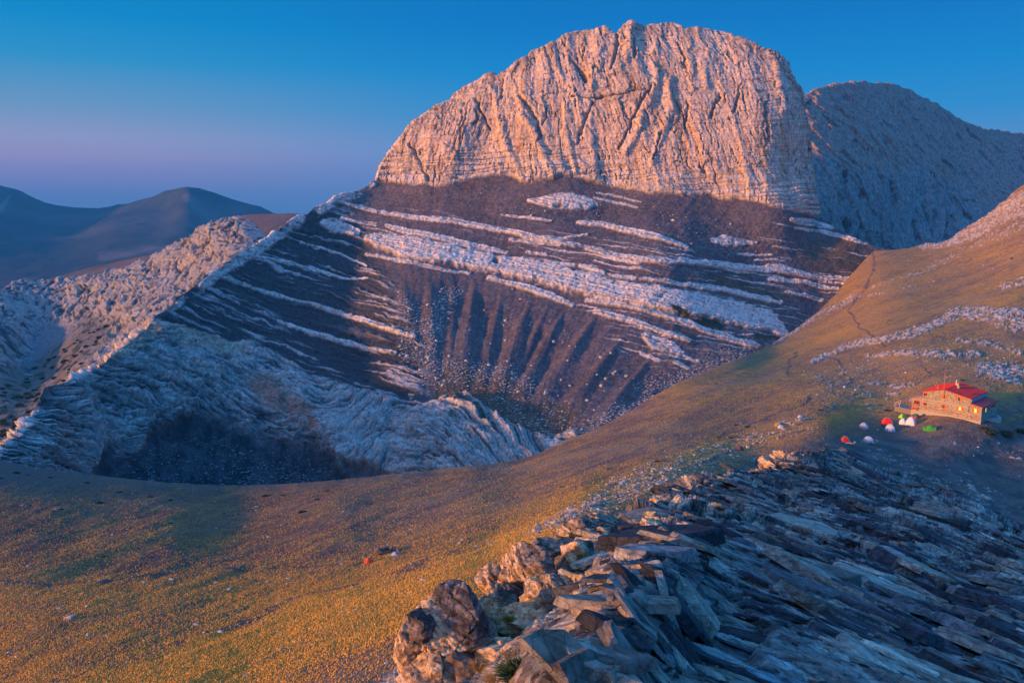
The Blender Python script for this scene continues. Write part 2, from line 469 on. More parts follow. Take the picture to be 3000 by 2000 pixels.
s = Sheet(top, [(2180, 760), (2560, 830), (3200, 760)], dep, 620, 420, back=16, backlen=300, backslope=1.0)
cliff = sstep(-30, 30, s.py - np.interp(s.px, [2345, 2380, 2500, 2600, 2700, 2800, 2900, 3000], [440, 450, 500, 510, 490, 560, 620, 640]) + 22 * fb2(s.px / 60, s.py / 60, 3, 2))
w1 = fbm(s.P, 70, 4, 30); WP = s.P + np.stack([w1 * 22, w1 * 8, w1 * 5], -1)
RT = [[0.8, 0, 0.6], [0, 1, 0], [-0.6, 0, 0.8]]
ha, ea, _ = cells(WP, 30, 31, (0.45, 0.8, 2.2)); hb, eb, _ = cells(WP, 24, 32, (0.5, 0.8, 1.6), RT)
rA = 0.6 * fbm(WP, 70, 3, 31, stretch=(0.35, 0.6, 1.8), ridged=True) + ha * .55
rB = 0.6 * fbm(WP, 60, 3, 33, stretch=(0.45, 0.7, 1.5), rot=RT, ridged=True) + hb * .5
rC = fbm(s.P, 10, 3, 35, ridged=True)
rid = rB + (rA - rB) * cliff
pale = sstep(-0.35, 0.35, rid + 0.5 * rC)
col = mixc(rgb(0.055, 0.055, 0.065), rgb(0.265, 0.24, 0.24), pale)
col = mixc(col, col * rgb(1.25, 0.95, 0.82), 1 - cliff)  # upper slopes tinted rosy: sunlight put into the colour
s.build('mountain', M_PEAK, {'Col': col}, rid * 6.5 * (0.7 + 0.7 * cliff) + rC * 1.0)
SH_PEAK = s

# ================================================================== THE GREAT PEAK AND ITS BOWL
M_MAIN = rock_mat('bowl_rock', 2.4, 0.8, 1.0, stretch=(1, 1, 0.7), contrast=(.6, 1.4), crack=.4)
CREST = [(-200, 1480), (-80, 1400), (0, 1330), (30, 1300), (60, 1270), (80, 1240), (108, 1205), (112, 1175), (130, 1140), (165, 1128), (200, 1120), (240, 1108), (275, 1085), (310, 1058), (345, 1030), (380, 1002), (430, 960), (455, 925), (480, 912), (500, 895), (520, 868), (545, 856), (575, 832), (600, 808), (640, 795), (665, 768), (700, 738), (740, 722), (780, 700),
         (815, 675), (845, 650), (870, 636), (900, 626), (920, 608), (945, 603), (970, 590), (985, 574), (1010, 570), (1050, 560), (1075, 545), (1105, 528), (1112, 505), (1118, 488), (1135, 462), (1160, 430), (1185, 400), (1195, 380), (1215, 365), (1240, 345), (1270, 325), (1300, 310), (1330, 295), (1338, 280), (1370, 262), (1410, 240), (1440, 222), (1455, 228), (1480, 212), (1530, 183), (1550, 168), (1560, 152), (1590, 150), (1610, 138), (1640, 118), (1670, 105), (1690, 96), (1715, 93), (1740, 96), (1768, 90), (1790, 103), (1803, 112), (1812, 108),
         (1825, 88), (1845, 76), (1870, 72), (1885, 76), (1893, 85), (1905, 74), (1930, 76), (1965, 70), (1985, 76), (2000, 89), (2020, 92), (2045, 87), (2080, 90), (2110, 94), (2130, 101), (2150, 116), (2185, 124), (2215, 138), (2222, 147), (2250, 154), (2280, 168), (2300, 190), (2306, 212), (2322, 238), (2342, 275), (2346, 300), (2354, 330), (2362, 370), (2372, 430), (2376, 480), (2384, 540), (2392, 590), (2397, 628),
         (2412, 640), (2435, 652), (2446, 672), (2470, 680), (2490, 690), (2520, 703), (2545, 712), (2560, 724), (2590, 731), (2680, 745), (2800, 790)]
BASE = [(1090, 540), (1112, 527), (1150, 535), (1200, 541), (1250, 538), (1290, 547), (1320, 543), (1350, 530), (1400, 516), (1440, 516), (1480, 514), (1510, 520), (1525, 532), (1560, 535), (1600, 528), (1625, 520), (1650, 517), (1690, 518), (1720, 528), (1760, 540), (1820, 553), (1880, 562), (1920, 572), (1960, 568), (2000, 575), (2040, 573), (2080, 570), (2110, 585), (2180, 584), (2220, 592), (2260, 604), (2290, 610), (2330, 618), (2365, 632), (2400, 640)]
dep = tps([(-200, 1480, 350), (0, 1330, 405), (130, 1140, 490), (200, 1120, 530), (310, 1058, 575), (430, 960, 625), (500, 895, 660), (600, 808, 705), (700, 738, 750), (845, 650, 815), (985, 574, 868), (1112, 527, 903),
           (1200, 375, 915), (1330, 290, 925), (1560, 152, 935), (1700, 95, 942), (1850, 76, 945), (2000, 89, 945), (2150, 116, 942), (2290, 180, 935), (2345, 290, 930), (2376, 480, 925), (2395, 625, 905),
           (1300, 420, 898), (1500, 350, 900), (1700, 300, 902), (1900, 280, 902), (2100, 300, 900), (2280, 350, 898), (1500, 515, 884), (1800, 550, 872), (2080, 575, 864), (2340, 620, 862),
           (1850, 420, 886), (1600, 430, 890), (2150, 450, 880), (1350, 500, 890), (2500, 695, 872), (2560, 730, 868), (2700, 760, 860),
           (1600, 620, 836), (1600, 800, 768), (1600, 950, 706), (1600, 1120, 650), (1600, 1250, 585), (1600, 1350, 540), (1350, 700, 812), (1350, 850, 748), (1200, 700, 815), (1200, 900, 716), (1250, 1080, 655), (1200, 1250, 590), (1250, 1400, 535), (1430, 1180, 620),
           (950, 700, 825), (850, 800, 765), (850, 950, 712), (800, 1100, 652), (800, 1200, 620), (800, 1300, 600), (800, 1450, 575), (650, 900, 695), (560, 1000, 645), (500, 1150, 595), (500, 1280, 575), (560, 1420, 560),
           (300, 1200, 545), (260, 1320, 505), (300, 1450, 500), (100, 1350, 440), (0, 1450, 400), (-200, 1600, 345),
           (1950, 700, 800), (1950, 850, 742), (1950, 1000, 690), (1850, 1120, 645), (2200, 720, 830), (2200, 850, 790), (2200, 1000, 715), (2400, 800, 832), (2400, 950, 780), (2600, 950, 780), (1800, 1250, 580), (2000, 1200, 620), (2700, 1100, 700)])
s = Sheet(CREST, [(-200, 1620), (0, 1520), (600, 1560), (1000, 1550), (1600, 1450), (2000, 1260), (2300, 1150), (2800, 1100)], dep, 1500, 900, back=24, backlen=170, backslope=1.25, vpow=1.0)
px, py, P = s.px, s.py, s.P
wA, wB = fbm(P, 40, 4, 41), fbm(P, 40, 4, 51)
wC, wD = fbm(P, 9, 3, 45), fbm(P, 9, 3, 55)
qx, qy = px + wA * 14 + wC * 9, py + wB * 10 + wD * 8
base_y = lerpy(BASE, px)
cliff = sstep(-5, 5, base_y - (py + wC * 7)) * (px > 1085) * sstep(2404, 2394, px)
# ---- great cliff: vertical ribs that lean with height, ledges, fine fracture
lean = np.interp(px, [1100, 1400, 1600, 1900, 2100, 2400], [0.15, 0.35, -0.12, -0.30, -0.25, 0.0])
ux = px + (py - 400) * lean + wA * 12 + wC * 2
rib1 = fb2(ux / 150, py / 900, 2, 61, ridged=True)
rib2 = fb2(ux / 52, py / 330, 4, 63, ridged=True, gain=0.6)
rib3 = fb2(ux / 10 + wC * .5, py / 90, 3, 65, ridged=True, gain=0.6)
WP = P + np.stack([wA * 6 + wC * 3, wB * 4, wD * 3], -1)
LN = [[0.97, 0, 0.24], [0, 1, 0], [-0.24, 0, 0.97]]
k1, ke1, kc1 = cells(WP, 22, 61, (0.55, 0.8, 2.6), LN, 1.3)
k2, ke2, kc2 = cells(WP, 9, 62, (0.6, 0.8, 1.9), LN, 1.2)
k3, ke3, kc3 = cells(WP, 3.6, 63, (0.8, 0.8, 1.2), LN, 1.1)
frac = k3
ledge = np.abs(fb2(px / 260, (py + 0.05 * px) / 13, 3, 69))
lowface = sstep(120, 20, base_y - py)
gul = np.zeros(px.shape)
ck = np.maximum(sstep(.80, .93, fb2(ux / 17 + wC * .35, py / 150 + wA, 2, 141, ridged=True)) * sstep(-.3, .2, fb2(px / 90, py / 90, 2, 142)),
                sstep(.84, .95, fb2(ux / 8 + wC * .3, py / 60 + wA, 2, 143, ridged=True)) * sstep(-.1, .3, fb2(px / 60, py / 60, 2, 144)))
amp = 0.55 + 0.45 * sstep(-0.2, 0.4, fb2(px / 300, py / 260, 2, 60))
d_cliff = rib1 * 4.5 + rib2 * 1.3 * amp + k1 * 1.1 * amp + k2 * 0.45 + k3 * 0.28 + rib3 * 0.7 - ck * 2.2 - sstep(0.16, 0.0, ledge) * (0.8 + 2.2 * lowface)
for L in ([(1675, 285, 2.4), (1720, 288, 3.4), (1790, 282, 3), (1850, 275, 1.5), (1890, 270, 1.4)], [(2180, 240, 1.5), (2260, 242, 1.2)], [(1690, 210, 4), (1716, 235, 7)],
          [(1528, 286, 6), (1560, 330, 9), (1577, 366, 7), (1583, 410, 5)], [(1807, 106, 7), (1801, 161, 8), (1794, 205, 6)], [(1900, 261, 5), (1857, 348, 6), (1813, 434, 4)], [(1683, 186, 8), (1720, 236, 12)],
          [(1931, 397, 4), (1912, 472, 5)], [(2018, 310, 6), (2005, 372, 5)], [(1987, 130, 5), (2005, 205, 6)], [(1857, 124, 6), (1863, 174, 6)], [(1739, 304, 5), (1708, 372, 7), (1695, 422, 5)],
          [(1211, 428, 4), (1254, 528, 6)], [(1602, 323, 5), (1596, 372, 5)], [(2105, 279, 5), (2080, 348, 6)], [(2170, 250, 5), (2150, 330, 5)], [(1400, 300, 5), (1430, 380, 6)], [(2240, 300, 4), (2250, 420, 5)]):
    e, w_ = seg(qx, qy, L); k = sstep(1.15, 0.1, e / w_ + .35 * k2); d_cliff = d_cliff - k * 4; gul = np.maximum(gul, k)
for L in ([(1447, 261, 8), (1472, 397, 9), (1515, 497, 8), (1528, 528, 6)], [(1534, 348, 7), (1565, 385, 7), (1583, 434, 8), (1621, 528, 7)], [(1658, 310, 6), (1658, 397, 7), (1683, 497, 6)],
          [(1919, 143, 7), (1919, 248, 9), (1869, 372, 7), (1832, 447, 6)], [(1956, 248, 9), (1956, 329, 9), (1919, 434, 7), (1906, 484, 6)], [(1763, 93, 12), (1751, 186, 13), (1740, 250, 9)], [(1850, 90, 12), (1835, 180, 10)],
          [(2322, 372, 8), (2334, 497, 9), (2347, 596, 9)], [(2050, 180, 8), (2065, 260, 8)], [(2270, 200, 8), (2290, 330, 8)], [(1620, 140, 9), (1640, 240, 9)]):
    e, w_ = seg(qx, qy, L); d_cliff = d_cliff + sstep(2.2, 0.2, e / w_) * 2.6
c_cliff = mixc(rgb(0.31, 0.22, 0.19), rgb(0.60, 0.455, 0.385), sstep(-0.5, 0.35, rib2 * 0.15 + rib3 * 0.6 + k1 * .15 + k2 * 0.2 + k3 * 0.3))
c_cliff = mixc(c_cliff, c_cliff * 0.5, np.maximum(sstep(0.06, 0.0, ke1), sstep(0.07, 0.0, ke2) * .7) * 0.8)
c_cliff = mixc(c_cliff, rgb(0.60, 0.33, 0.15), sstep(0.05, 0.45, fb2(ux / 26, py / 240, 4, 71)) * 0.62)
c_cliff = mixc(c_cliff, c_cliff * .6, sstep(.1, .5, fb2(ux / 70, py / 200, 3, 72)) * .45 * (1 - lowface))
c_cliff = mixc(c_cliff, rgb(0.62, 0.52, 0.46), lowface * 0.45)
c_cliff = c_cliff * (1 - .68 * ck[..., None]) * (1 - .38 * gul[..., None])  # cracks and gullies darkened in the colour, like the shade inside them
spk = fbm(P, 7, 3, 73, stretch=(1.4, 1, .6))
c_cliff = mixc(c_cliff, rgb(0.10, 0.08, 0.08), sstep(0.33, 0.5, spk) * 0.7 * sstep(0, 1, 1 - lowface))
crestd = np.clip((s.py - s.py[24:25]) , 0, 400)
c_cliff = mixc(c_cliff, c_cliff * 0.62, sstep(60, 5, crestd) * sstep(-0.2, 0.4, frac + wC))

# ---- bowl: dark scree with fall-line streaks
g_ = np.interp(px, [900, 1250, 1500, 1750, 2100, 2400], [-0.45, 0.0, 0.32, 0.72, 0.85, 0.9])
fu = px + g_ * (py - 880) + wA * 12
fan = fb2(fu / 120, py / 700, 3, 81)
str1 = fb2(fu / 17, py / 400, 3, 83)
str2 = fb2(fu / 5, py / 120, 2, 85)
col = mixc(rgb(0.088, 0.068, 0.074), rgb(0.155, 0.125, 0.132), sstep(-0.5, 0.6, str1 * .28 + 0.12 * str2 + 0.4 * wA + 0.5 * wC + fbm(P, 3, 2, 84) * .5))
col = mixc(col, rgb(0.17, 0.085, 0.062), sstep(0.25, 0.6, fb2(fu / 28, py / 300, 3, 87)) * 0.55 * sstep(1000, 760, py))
cone = np.zeros(px.shape)
for ax_, ay_, gg, sp_, hh in ((1180, 800, -.05, .30, 7), (1260, 805, .02, .22, 6), (1390, 805, .12, .26, 8), (1470, 850, .22, .20, 6), (1560, 865, .34, .25, 8), (1660, 890, .50, .22, 7), (1760, 905, .66, .24, 8), (1850, 960, .8, .22, 7), (1940, 1010, .85, .2, 5), (1330, 805, .05, .15, 4), (1610, 880, .42, .14, 4), (1090, 780, -.3, .25, 4)):
    s_ = np.clip(py - ay_, 0, 420); t_ = np.abs(px + wC * 3 - ax_ + gg * (py - ay_)); hw_ = sp_ * s_ + 7
    cone = np.maximum(cone, hh * sstep(0, 1, 1 - t_ / hw_) * sstep(0, 120, s_) * sstep(1180, 1080, py - (px - 1300) * .15))
disp = fan * 2.0 * sstep(560, 800, py) + cone * .5 + str1 * 0.5 + wC * 0.5 + wA * 2.5
# green-brown hummocks on the bowl floor and by the saddle
def blob(pts, soft=14): return sstep(-soft, soft, poly(qx, qy, pts))
turfm = np.maximum.reduce([blob([(1290, 1090), (1350, 1075), (1420, 1110), (1500, 1120), (1560, 1180), (1650, 1190), (1750, 1230), (1740, 1290), (1640, 1300), (1480, 1240), (1400, 1230), (1260, 1200)]),
                           blob([(1620, 1240), (1745, 1225), (1760, 1290), (1700, 1310), (1560, 1350), (1600, 1290)]),
                           blob([(2380, 700), (2450, 690), (2560, 735), (2620, 760), (2500, 830), (2400, 800), (2330, 740)], 25),
                           blob([(2060, 800), (2150, 795), (2260, 850), (2330, 880), (2240, 900), (2100, 850)], 20),
                           blob([(850, 940), (960, 960), (1040, 1010), (930, 1010), (830, 985)], 22)])
tn = fbm(P, 10, 4, 91)
tcol = mixc(rgb(0.12, 0.08, 0.05), rgb(0.055, 0.05, 0.03), sstep(-0.1, 0.35, tn))
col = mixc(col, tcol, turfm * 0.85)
# ---- left flank: thin bedded strata
ly = np.interp(px, [-200, 480, 600, 800, 1000, 1200, 1300], [700, 905, 800, 660, 610, 640, 700])
_q = qx, qy; qx = qx + wB * 34 + wC * 12; qy = qy + wA * 12
flank = blob([(430, 960), (500, 880), (600, 800), (700, 730), (850, 640), (1000, 600), (1080, 700), (1110, 780), (1215, 960), (1250, 1080), (1210, 1180), (1050, 1165), (900, 1110), (760, 1020), (640, 1010), (520, 960)], 30)
qx, qy = _q
tcoord = (py - 0.30 * px + 60 * sstep(900, 300, px) + 10 * wA)
st = fb2(px / 260, tcoord / 19 + wC * 0.55, 3, 93, gain=0.65)
st2 = fb2(px / 150, tcoord / 7.5 + wC * 0.4, 2, 95)
stm = sstep(0.12, 0.34, st + 0.35 * st2)
smooth_zone = blob([(900, 860), (1000, 900), (1180, 960), (1180, 1000), (1000, 1010), (850, 1000), (800, 930), (830, 880)], 30)
stm = stm * (1 - 0.85 * smooth_zone)
col = mixc(col, mixc(rgb(0.055, 0.055, 0.065), rgb(0.40, 0.36, 0.36), stm), flank)
disp = disp * (1 - flank) + flank * ((st + 0.4 * st2) * 4.2 + wA * 3)
# ---- pale crags, lower left and bottom
crg = blob([(-260, 1500), (0, 1320), (110, 1180), (210, 1110), (330, 1030), (440, 940), (520, 960), (600, 985), (700, 1005), (740, 1000), (790, 1030), (900, 1090), (1040, 1140), (1150, 1185), (1250, 1190), (1340, 1160), (1400, 1190), (1500, 1250), (1600, 1280), (1690, 1270), (1700, 1330), (1560, 1380), (1560, 1500), (-260, 1700)], 12)
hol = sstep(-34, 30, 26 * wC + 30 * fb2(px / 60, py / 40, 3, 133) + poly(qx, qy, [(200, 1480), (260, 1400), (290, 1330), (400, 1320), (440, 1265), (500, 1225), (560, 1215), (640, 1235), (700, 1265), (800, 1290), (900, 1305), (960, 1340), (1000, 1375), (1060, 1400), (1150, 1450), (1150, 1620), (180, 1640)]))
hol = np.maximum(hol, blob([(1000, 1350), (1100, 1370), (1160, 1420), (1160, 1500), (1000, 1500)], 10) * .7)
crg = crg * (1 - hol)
ang = np.interp(px, [0, 500, 900, 1150, 1350, 1600], [0.55, 0.5, 0.35, -0.75, -0.25, 0.35])
cu = py - ang * (px - 900) * 0.8 + wA * 26
cr1 = fb2(px / 210, cu / 24 + wA * .5, 4, 101, gain=0.6) * 1.6
RT = [[0.85, 0, 0.5], [0, 1, 0], [-0.5, 0, 0.85]]
WQ = P + np.stack([wA * 10, wB * 6, wB * 10], -1)
m1, me1, _ = cells(WQ, 17, 103, (1.8, 0.9, 0.5), RT, 1.3); m2, me2, _ = cells(WQ, 6, 104, (1.9, 0.9, 0.5), RT, 1.2)
cr2 = m1 * 0.35 + m2 * 0.22 + fbm(WQ, 50, 3, 103) * 1.0
cr3 = fb2(px / 70, cu / 5.5 + wC * .5, 3, 105) * 1.5
ccol = mixc(rgb(0.075, 0.08, 0.095), rgb(0.52, 0.48, 0.46), sstep(-0.4, 0.35, cr1 * 0.5 + cr2 * 0.3 + cr3 * 0.6 + .08))
e, w_ = seg(qx, qy, [(745, 1130, 26), (800, 1180, 34), (880, 1210, 30), (940, 1270, 14)])
ccol = mixc(ccol, rgb(0.50, 0.26, 0.18), sstep(1.5, 0.3, e / w_ + 0.4 * cr3) * 0.7)
e, w_ = seg(qx, qy, [(180, 1110, 8), (300, 1060, 10), (420, 980, 24), (480, 930, 26), (540, 990, 26), (700, 1040, 16)])
ccol = mixc(ccol, rgb(0.60, 0.43, 0.32), sstep(2.4, 0.3, e / w_ + 0.3 * cr3) * 0.75)  # warm sunlight along the upper crags painted into the colour
grn = sstep(0.15, 0.4, fb2(px / 130, cu / 30, 3, 107)) * sstep(1120, 1280, px)
ccol = mixc(ccol, rgb(0.07, 0.055, 0.035), grn * 0.85)
col = mixc(col, ccol, crg)
disp = disp * (1 - crg) + crg * (cr1 * 4.6 + cr2 * 4.2 + cr3 * 2.4 + wA * 5 + 2 + 8 * sstep(0, 90, py - lerpy([(x_, y_) for x_, y_ in CREST if x_ < 1100], px)) * fbm(WQ, 85, 3, 135, stretch=(.7, 1, 1.3), rot=RT, ridged=True))
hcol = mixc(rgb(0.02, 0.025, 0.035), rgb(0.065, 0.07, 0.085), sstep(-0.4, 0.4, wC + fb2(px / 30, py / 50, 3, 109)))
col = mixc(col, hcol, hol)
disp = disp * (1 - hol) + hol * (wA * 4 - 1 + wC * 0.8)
# ---- traced limestone bands (x, y, half height)
BANDS = [
 ([(1549, 588, 6), (1600, 588, 17), (1646, 592, 24), (1700, 596, 24), (1744, 598, 10)], 4), ([(1744, 580, 4), (1864, 606, 3)], 2), ([(1750, 563, 3), (1876, 592, 2)], 2),
 ([(985, 590, 4), (1060, 610, 6), (1130, 626, 7), (1221, 638, 7), (1330, 649, 8), (1400, 662, 9), (1475, 676, 6)], 4),
 ([(1485, 678, 7), (1589, 701, 10), (1704, 724, 8), (1818, 753, 9), (1933, 767, 8), (2040, 769, 9), (2128, 776, 9), (2200, 786, 10), (2287, 789, 12), (2395, 811, 8), (2497, 821, 7)], 6),
 ([(1491, 700, 5), (1570, 712, 7), (1646, 721, 4)], 3), ([(1767, 752, 3), (1876, 772, 5)], 2),
 ([(1690, 650, 6), (1750, 655, 10), (1818, 672, 10), (1900, 688, 10), (1960, 705, 8), (2013, 727, 4)], 5), ([(1474, 632, 3), (1612, 646, 4)], 2), ([(1640, 700, 4), (1720, 690, 3)], 2),
 ([(2086, 703, 6), (2115, 703, 15), (2160, 711, 12), (2217, 715, 4)], 4), ([(2160, 744, 3), (2262, 750, 3)], 1.5),
 ([(2319, 645, 6), (2345, 650, 10), (2400, 658, 11), (2440, 665, 7)], 4), ([(2415, 680, 5), (2480, 697, 6), (2542, 712, 4)], 2.5), ([(2330, 668, 4), (2430, 682, 4)], 2),
 ([(1080, 700, 12), (1110, 705, 24), (1187, 722, 32), (1270, 740, 32), (1359, 758, 28), (1440, 772, 28), (1531, 787, 30), (1620, 808, 34), (1704, 827, 34), (1790, 850, 34), (1876, 862, 34), (1960, 880, 34), (2048, 896, 34), (2128, 912, 34), (2200, 930, 34), (2255, 945, 28), (2290, 975, 16)], 9),
 ([(1790, 804, 5), (1860, 812, 6), (1933, 821, 6), (2000, 832, 7), (2070, 842, 8), (2128, 853, 8), (2200, 870, 9), (2287, 888, 6)], 4),
 ([(2255, 818, 6), (2357, 827, 7), (2459, 847, 5)], 3), ([(2306, 856, 5), (2408, 875, 5)], 3),
 ([(1434, 816, 7), (1531, 839, 9), (1600, 862, 10), (1675, 892, 7)], 4),
 ([(1721, 879, 6), (1790, 887, 8), (1847, 896, 8), (1930, 918, 9), (1991, 936, 8), (2060, 965, 9), (2128, 985, 11), (2217, 1014, 9)], 5),
 ([(1745, 912, 8), (1800, 926, 10), (1876, 948, 8), (1950, 975, 7), (2019, 999, 6)], 4),
 ([(1885, 985, 8), (1920, 1005, 22), (1962, 1017, 18), (1995, 1034, 8)], 4), ([(1876, 1034, 4), (1933, 1057, 5)], 2), ([(1979, 1062, 5), (2019, 1080, 6)], 2),
 ([(1135, 662, 5), (1180, 675, 9), (1256, 689, 8), (1376, 718, 10), (1430, 728, 9), (1480, 738, 5)], 4),
 ([(1072, 741, 4), (1187, 764, 5), (1302, 793, 5), (1376, 801, 5)], 3), ([(950, 655, 12), (985, 662, 22), (1044, 680, 12)], 4),
 ([(631, 813, 4), (766, 851, 5), (893, 889, 6), (1015, 925, 7), (1130, 959, 8), (1216, 990, 5)], 4),
 ([(815, 945, 4), (900, 971, 7), (1043, 1011, 9), (1158, 1034, 6)], 4), ([(700, 740, 4), (860, 775, 4), (1000, 815, 4), (1080, 815, 3)], 2),
 ([(880, 710, 3), (1000, 745, 3), (1070, 775, 3)], 2), ([(1000, 640, 4), (1100, 660, 4)], 2), ([(1900, 1000, 4), (2000, 1040, 4), (2050, 1060, 4)], 2),
 ([(1545, 738, 5), (1600, 748, 5)], 2), ([(1600, 765, 4), (1680, 778, 6)], 2), ([(1700, 780, 7), (1770, 800, 6)], 2), ([(2210, 760, 3), (2300, 765, 3)], 1.5), ([(2060, 880, 3), (2150, 890, 3)], 1.5)]
bsg = np.zeros(px.shape); band = np.zeros(px.shape); bh = np.zeros(px.shape)
near_ = fb2(px / 24, py / 10, 3, 111)
gap = fb2(px / 60 + 7, py / 60, 3, 113)
bqx, bqy = px + wA * 10 + wC * 3, py + wB * 5 + wD * 3
for pts, h in BANDS:
    p_ = np.array(pts); x0, x1 = p_[:, 0].min() - 40, p_[:, 0].max() + 40; y0, y1 = p_[:, 1].min() - 60, p_[:, 1].max() + 60
    m_ = (px > x0) & (px < x1) & (py > y0) & (py < y1)
    if not m_.any(): continue
    e, w_ = seg(bqx[m_], bqy[m_], pts)
    k = sstep(1.2, 0.8, e / (w_ * (1.0 + 0.35 * near_[m_] + 0.3 * gap[m_]) + 0.3))
    up = k > band[m_]
    band[m_] = np.where(up, k, band[m_]); bh[m_] = np.where(up, h, bh[m_]); bsg[m_] = np.where(up, vsign(qx[m_], qy[m_], pts), bsg[m_])
minor = fb2(px / 300, (py - 0.17 * px + wA * 10) / 6.5 + wC * .2, 3, 131, gain=.7)
mreg = blob([(1050, 600), (1250, 620), (1700, 690), (2100, 740), (2520, 800), (2450, 880), (2300, 960), (2250, 1010), (2000, 1100), (1850, 1050), (1700, 900), (1450, 810), (1100, 730)], 25)
mk = sstep(.22, .32, minor + .2 * gap) * mreg * .9
up = mk > band; band = np.maximum(band, mk); bh = np.where(up, 1.5, bh)
mreg2 = blob([(2300, 640), (2440, 670), (2560, 720), (2500, 850), (2350, 870), (2200, 700)], 15)
mk = sstep(.22, .34, minor + .2 * gap) * mreg2; up = mk > band; band = np.maximum(band, mk); bh = np.where(up, 1.5, bh)
ce, cw = seg(bqx, bqy, [(500, 905, 8), (560, 862, 12), (640, 806, 15), (720, 748, 18), (800, 694, 20), (880, 642, 18), (945, 612, 14), (985, 588, 16), (1050, 572, 12), (1095, 545, 6)])
mk = sstep(1.3, .7, ce / cw + .5 * near_) * sstep(-.25, .1, gap + .3 * minor); up = mk > band; band = np.maximum(band, mk); bh = np.where(up, 6, bh)
band = band * sstep(-0.62, -0.35, gap)
vert = fb2((px + 0.15 * py) / 11, py / 60, 3, 115, ridged=True)
lam = fb2(px / 200, (py - 0.2 * px + wA * 6) / 5, 3, 117, gain=.7)
bcol = mixc(rgb(0.27, 0.235, 0.235), rgb(0.64, 0.56, 0.525), sstep(-0.4, 0.25, vert * 0.35 + frac * 0.3 + lam * 1.0))
bcol = mixc(bcol, rgb(0.45, 0.28, 0.18), sstep(0.3, 0.6, fb2(px / 20, py / 60, 2, 119)) * 0.4)
col = mixc(col, bcol, band)
disp = disp + band * (bh * (0.10 + 0.26 * (0.5 + 0.5 * bsg)) + vert * 0.35 + k2 * 0.3 + k3 * 0.4 + lam * 1.7)
e, w_ = seg(qx, qy, [(2340, 1100, 5), (2345, 1010, 3)])
bush = np.maximum.reduce([blob([(1960, 898), (1990, 902), (2030, 928), (2010, 930), (1965, 915)], 4), blob([(2030, 935), (2060, 928), (2130, 952), (2128, 962), (2060, 955)], 4), blob([(2210, 980), (2300, 990), (2290, 1000), (2210, 992)], 4)])
col = mixc(col, rgb(0.045, 0.045, 0.02), bush)
# ---- rubble toward the near hill on the right
rub = blob([(1700, 1250), (1880, 1180), (2000, 1100), (2130, 1050), (2250, 1000), (2300, 1010), (2300, 1150), (1700, 1330)], 30)
rs = fbm(P, 3.4, 2, 121)
col = mixc(col, mixc(rgb(0.075, 0.075, 0.085), rgb(0.30, 0.28, 0.29), sstep(-0.05, 0.35, rs)), rub * 0.8)
# outer side of the left crest
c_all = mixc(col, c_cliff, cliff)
d_all = disp * (1 - cliff) + d_cliff * cliff
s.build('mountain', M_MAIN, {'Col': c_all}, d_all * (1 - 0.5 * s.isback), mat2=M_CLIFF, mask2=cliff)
SH_MAIN = s
SH_BAND = band
# ================================================================== THE NEAR HILLSIDE
def grass_mat():
    m, nt, b = new_mat('dry_hill_turf')
    a = nt.nodes.new('ShaderNodeAttribute'); a.attribute_name = 'Col'
    g = nt.nodes.new('ShaderNodeAttribute'); g.attribute_name = 'Grass'
    sp = nt.nodes.new('ShaderNodeSeparateColor'); nt.links.new(g.outputs['Color'], sp.inputs[0])
    v = mapped(nt, (1, 1, 1))
    n1 = nz(nt, 1 / 0.55, 5, 0.6, v, 0.4)
    n0 = nz(nt, 1 / 2.6, 4, 0.6, v)
    n2 = nz(nt, 1 / 0.16, 3, 0.6, v)
    mt = nt.nodes.new('ShaderNodeMath'); mt.operation = 'MULTIPLY_ADD'
    nt.links.new(n0.outputs['Fac'], mt.inputs[0]); mt.inputs[1].default_value = 0.5
    nt.links.new(n1.outputs['Fac'], mt.inputs[2])
    thr = nt.nodes.new('ShaderNodeMath'); thr.operation = 'MULTIPLY_ADD'      # density -> threshold
    nt.links.new(sp.outputs[0], thr.inputs[0]); thr.inputs[1].default_value = 0.42; thr.inputs[2].default_value = -0.95
    ad = nt.nodes.new('ShaderNodeMath'); ad.operation = 'ADD'
    nt.links.new(mt.outputs[0], ad.inputs[0]); nt.links.new(thr.outputs[0], ad.inputs[1])
    fac = rng_(nt, ad.outputs[0], 0.02, 0.12, 0, 1)
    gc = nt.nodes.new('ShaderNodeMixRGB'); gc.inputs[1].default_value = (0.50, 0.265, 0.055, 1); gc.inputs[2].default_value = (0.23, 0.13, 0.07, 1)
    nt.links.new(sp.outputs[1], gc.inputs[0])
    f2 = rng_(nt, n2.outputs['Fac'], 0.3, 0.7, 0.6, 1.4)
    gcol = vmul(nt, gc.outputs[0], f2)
    gr = vmul(nt, a.outputs['Color'], rng_(nt, n1.outputs['Fac'], 0.3, 0.7, 0.65, 1.35))
    mx = nt.nodes.new('ShaderNodeMixRGB')
    nt.links.new(fac, mx.inputs[0]); nt.links.new(gr, mx.inputs[1]); nt.links.new(gcol, mx.inputs[2])
    nt.links.new(mx.outputs[0], b.inputs['Base Color'])
    bp = nt.nodes.new('ShaderNodeBump'); bp.inputs['Strength'].default_value = 1.0; bp.inputs['Distance'].default_value = 0.6
    nt.links.new(mt.outputs[0], bp.inputs['Height']); nt.links.new(bp.outputs[0], b.inputs['Normal'])
    return m
M_HILL = grass_mat()
